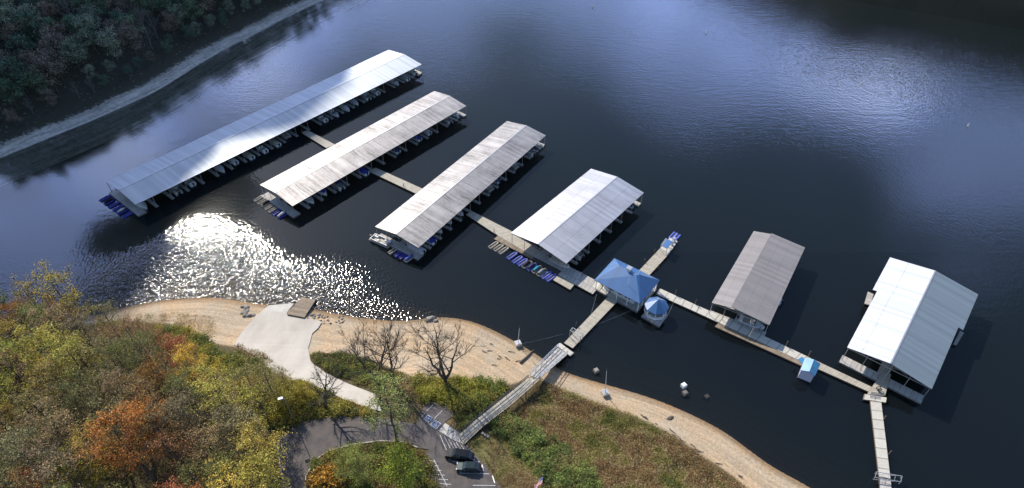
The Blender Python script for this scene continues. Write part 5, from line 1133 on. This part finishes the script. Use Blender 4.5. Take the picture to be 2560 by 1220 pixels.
shrubs([(640, 985), (700, 960), (760, 975), (850, 1010), (925, 1034), (810, 1036), (730, 1052), (690, 1075), (660, 1040)], 46, [(.28, .25, .06), (.19, .19, .06), (.13, .14, .05), (.30, .25, .06)], 'yellow shrubs between the gravel road and the parking loop', 'yellow or olive shrub between the gravel road and the parking loop', (.6, 1.2))
shrubs([(380, 828), (440, 825), (500, 845), (560, 890), (640, 915), (640, 950), (560, 925), (470, 882), (400, 855)], 40, [(.22, .22, .06), (.30, .27, .06), (.13, .15, .05), (.34, .29, .06)], 'low shrubs along the front of the lower left wood', 'low olive shrub at the sandy edge of the lower left wood', (.7, 1.3))
shrubs([(775, 1225), (790, 1165), (830, 1140), (900, 1120), (990, 1118), (1050, 1135), (1062, 1165), (1090, 1225)], 60, [(.20, .18, .06), (.26, .24, .06), (.17, .12, .05), (.14, .17, .05)], 'shrubs filling the planted island', 'low brown green shrub filling the planted island', (.45, .9), 1.3)
shrubs([(1165, 1040), (1240, 1000), (1200, 1040), (1150, 1075), (1130, 1045)], 14, [(.12, .15, .05), (.2, .2, .06)], 'shrubs under the upper side of the boardwalk', 'dark green shrub under the upper side of the boardwalk', (.5, .8), 1.4)
shrubs([(1225, 1070), (1270, 1040), (1330, 1080), (1400, 1120), (1480, 1200), (1500, 1235), (1400, 1235), (1330, 1160)], 62, [(.14, .19, .06), (.19, .24, .07), (.11, .14, .05), (.27, .27, .09)], 'green shrubs on the slope below the boardwalk', 'green shrub on the slope between lawn and brown brush', (.6, 1.15), 1.3)
# --- brush: dense weeds nobody could count
def brush(poly, n, size, hgt_, col, m, lab=None, seed=1):
    P_ = [at(a, b) for a, b in poly]; xs_ = [p.x for p in P_]; ys_ = [p.y for p in P_]; rs = np.random.RandomState(seed); out = []
    pp = [(p.x, p.y) for p in P_]; K = n // 7
    X_ = rs.uniform(min(xs_), max(xs_), K * 6); Y_ = rs.uniform(min(ys_), max(ys_), K * 6); c_ = 0
    cl_ = vnoise(X_, Y_, 2.6, seed + 3)
    for x, y, q in zip(X_, Y_, cl_):
        if c_ >= K: break
        if q + rs.uniform(-.8, .8) < -.35 or not inpoly(x, y, pp): continue
        c_ += 1; h = hgt_ * (.55 + .55 * (q + 1)) * rs.uniform(.5, 1.1); z = hz(x, y)
        out.append(np.stack([x + rs.normal(size=7) * .3, y + rs.normal(size=7) * .3, z + np.abs(rs.uniform(.05, 1, 7)) * h], 1))
    P = np.concatenate(out); o = quads_mesh('brush', leaf_quads(P, size, rs, .9), m); o.color = tuple(col) + (1,); tag(o, kind='stuff'); return o
def brush_mat():
    m = bpy.data.materials.new('brush_leaf'); m.use_nodes = True; t = m.node_tree; t.nodes.clear()
    tcn = N(t, 'ShaderNodeTexCoord'); g = N(t, 'ShaderNodeNewGeometry')
    n1 = N(t, 'ShaderNodeTexNoise', i={'Scale': .16, 'Detail': 4.0, 'Roughness': .6}); L(t, tcn.outputs['Object'], n1.inputs[0])
    c = ramp_(t, n1.outputs[0], [(.33, (.16, .18, .055)), (.43, (.29, .25, .085)), (.5, (.40, .32, .16)), (.57, (.27, .17, .085)), (.63, (.40, .29, .14)), (.7, (.24, .22, .08))])
    hs = N(t, 'ShaderNodeHueSaturation'); L(t, c, hs.inputs['Color']); wn = N(t, 'ShaderNodeTexWhiteNoise', noise_dimensions='1D'); L(t, math_(t, 'MULTIPLY', g.outputs['Random Per Island'], 77.3), wn.inputs['W'])
    L(t, ramp_(t, wn.outputs['Value'], [(0, .45), (1, 1.6)]), hs.inputs['Value']); L(t, ramp_(t, g.outputs['Random Per Island'], [(0, .47), (1, .53)]), hs.inputs['Hue'])
    df = N(t, 'ShaderNodeBsdfDiffuse'); tr = N(t, 'ShaderNodeBsdfTranslucent'); ms = N(t, 'ShaderNodeMixShader', i={0: .25}); o = N(t, 'ShaderNodeOutputMaterial')
    L(t, hs.outputs[0], df.inputs[0]); L(t, hs.outputs[0], tr.inputs[0]); L(t, df.outputs[0], ms.inputs[1]); L(t, tr.outputs[0], ms.inputs[2]); L(t, ms.outputs[0], o.inputs[0]); MATS['brush_leaf'] = m
brush_mat()
brush([(1290, 1018), (1340, 968), (1375, 962), (1400, 974), (1493, 1012), (1587, 1044), (1680, 1092), (1743, 1136), (1836, 1198), (1890, 1240), (1420, 1260), (1330, 1160), (1240, 1060)], 150000, .26, 1.25, (1, 1, 1), 'brush_leaf', seed=3)
brush([(330, 790), (440, 782), (530, 792), (545, 830), (520, 850), (430, 830), (345, 815)], 8000, .2, .35, (1, 1, 1), 'brush_leaf', seed=8)
brush([(590, 862), (660, 885), (720, 945), (765, 957), (820, 985), (925, 1026), (915, 1038), (820, 1040), (730, 1058), (700, 1085), (640, 1000)], 22000, .28, .7, (1, 1, 1), 'brush_leaf', seed=9)
brush([(775, 890), (860, 882), (935, 905), (1050, 952), (1150, 948), (1250, 970), (1300, 968), (1240, 1010), (1150, 1020), (1090, 1000), (1050, 1000), (960, 1000), (905, 960), (800, 915)], 36000, .28, .7, (1, 1, 1), 'brush_leaf', seed=10)
brush([(764, 1230), (766, 1191), (789.5, 1153), (822, 1131), (888, 1114), (949, 1106), (1011, 1108), (1043, 1121), (1072, 1145), (1118, 1230)], 26000, .26, .6, (1, 1, 1), 'brush_leaf', seed=12)
brush([(-150, 880), (0, 868), (120, 852), (250, 832), (330, 848), (430, 870), (520, 910), (600, 935), (680, 975), (690, 1040), (665, 1130), (680, 1260), (-160, 1260)], 12000, .4, .8, (1, 1, 1), 'brush_leaf', seed=14)
brush([(1165, 1108), (1215, 1078), (1260, 1095), (1330, 1160), (1400, 1240), (1255, 1240), (1210, 1160)], 22000, .2, .16, (1, 1, 1), 'brush_leaf', seed=15)
# grass blades on the lawn
g_ = [(1165, 1108), (1215, 1078), (1260, 1095), (1330, 1160), (1400, 1240), (1255, 1240), (1210, 1160)]
# --- the wood on the far hillside
FARB = [make_tree('hillside_tree', 600 + k, 13, 4.2, 2000, .62, sig=.8, nl=13, sub=3, twig=1, first=.2) for k in range(4)]
FARX = [make_tree('hillside_tree', 640, 15, 4.6, 0, .5, crown=False, nl=16, sub=7, twig=4, first=.25, up=1.0, bark='bark_grey', r0=.28)]
for T in FARB:
    for ch in T.children:
        if ch.name.startswith('crown'): ch.data.materials[0] = MATS['leaf_far']
r6 = random.Random(5); fp = []; cand = 0
cols = [('dark green', (.085, .13, .085)), ('grey green', (.15, .18, .13)), ('brown', (.16, .135, .11)), ('green', (.11, .16, .10)), ('dark green', (.07, .11, .08)), ('brown', (.16, .125, .10)), ('grey green', (.20, .22, .16))]
special = False
for _ in range(40000):
    a = r6.uniform(60, seg[-1] - 30); s = 10.5 + 140 * r6.random() ** 1.25
    x, y = far_pt(a, s); x, y = float(x), float(y)
    zz = float(far_h(np.array([a]), np.array([s]))[0]) + 8
    zc = y * math.cos(PR) + (CAM_H - zz) * math.sin(PR)
    if zc < 10: continue
    px_ = 1280 + FPX * x / zc; py_ = 610 - FPX * (y * math.sin(PR) - (CAM_H - zz) * math.cos(PR)) / zc
    if not (-140 < px_ < 880 and -110 < py_ < 520): continue
    if len(fp) >= 285 or any((x - p) ** 2 + (y - q) ** 2 < 4.9 ** 2 for p, q in fp): continue
    fp.append((x, y)); cn, col = r6.choice(cols); sc = r6.uniform(.75, 1.15) * (.55 if s < 16 else 1); bare = r6.random() < .07
    pr = FARX[0] if bare else r6.choice(FARB)
    if bare: lab, grp = 'leafless grey tree in the shaded wood on the far hillside', 'leafless trees of the far hillside'
    else: lab, grp = cn + ' tree in the shaded wood on the far hillside', cn + ' trees of the far hillside'
    place_tree(pr, (x, y, zz - 8.3), sc, r6.uniform(0, 6.28), lab, 'tree', grp, tuple(c * 1.35 for c in col))
q = None
for o in list(C.objects):
    if o.parent is None and o.type == 'EMPTY' and 'label' not in o:
        for ch in list(o.children):
            bpy.data.objects.remove(ch)
        bpy.data.objects.remove(o)
# understorey of the far wood
rs = np.random.RandomState(77); n = 30000; a = rs.uniform(40, seg[-1] - 20, n); s = 9.0 + 150 * rs.rand(n) ** 1.3; fx, fy = far_pt(a, s); P = np.stack([fx, fy, far_h(a, s) + rs.uniform(.2, 3.0, n) * np.clip((s - 7) / 10, .2, 1)], 1)
o = quads_mesh('undergrowth', leaf_quads(P, 1.0, rs, .8), 'leaf_far'); o.color = (.10, .12, .085, 1); tag(o, kind='stuff')
# unseen mesh added in the sun's path to keep the far shore in shade
def shade_cloud(center, size, seed, n=26):
    import bmesh
    r = random.Random(seed); bm = bmesh.new()
    for k in range(n):
        u = r.uniform(-1, 1); v = r.uniform(-1, 1)
        if u * u + v * v > 1: continue
        rr = size[2] * r.uniform(.6, 1.1) * (1.2 - .6 * (u * u + v * v)); M_ = Matrix.Translation((u * size[0], v * size[1], r.uniform(-.2, .3) * size[2])) @ Matrix.Diagonal((1.35 * rr, 1.35 * rr, rr * .8, 1))
        bmesh.ops.create_icosphere(bm, subdivisions=3, radius=1, matrix=M_)
    me = bpy.data.meshes.new('shade_cloud'); bm.to_mesh(me); bm.free()
    for v in me.vertices: v.co += Vector((r.uniform(-1, 1), r.uniform(-1, 1), r.uniform(-1, 1))) * size[2] * .06
    m = bpy.data.materials.new('shade_cloud_mat'); m.use_nodes = True; t = m.node_tree; t.nodes.clear(); d = N(t, 'ShaderNodeBsdfDiffuse', i={0: (.95, .95, .95, 1)}); tr = N(t, 'ShaderNodeBsdfTranslucent', i={0: (.95, .95, .98, 1)}); ms = N(t, 'ShaderNodeMixShader', i={0: .6}); oo = N(t, 'ShaderNodeOutputMaterial')
    L(t, d.outputs[0], ms.inputs[1]); L(t, tr.outputs[0], ms.inputs[2]); L(t, ms.outputs[0], oo.inputs[0]); me.materials.append(m)
    me.polygons.foreach_set('use_smooth', [True] * len(me.polygons)); o = bpy.data.objects.new('shade_cloud', me); C.objects.link(o); o.location = center; tag(o, kind='structure')
tt = 560 / math.sin(R(SUN_EL)); base_c = Vector((-196, 246, 0)) + SUNV * tt
shade_cloud(base_c, (105, 150, 42), 3, 60)
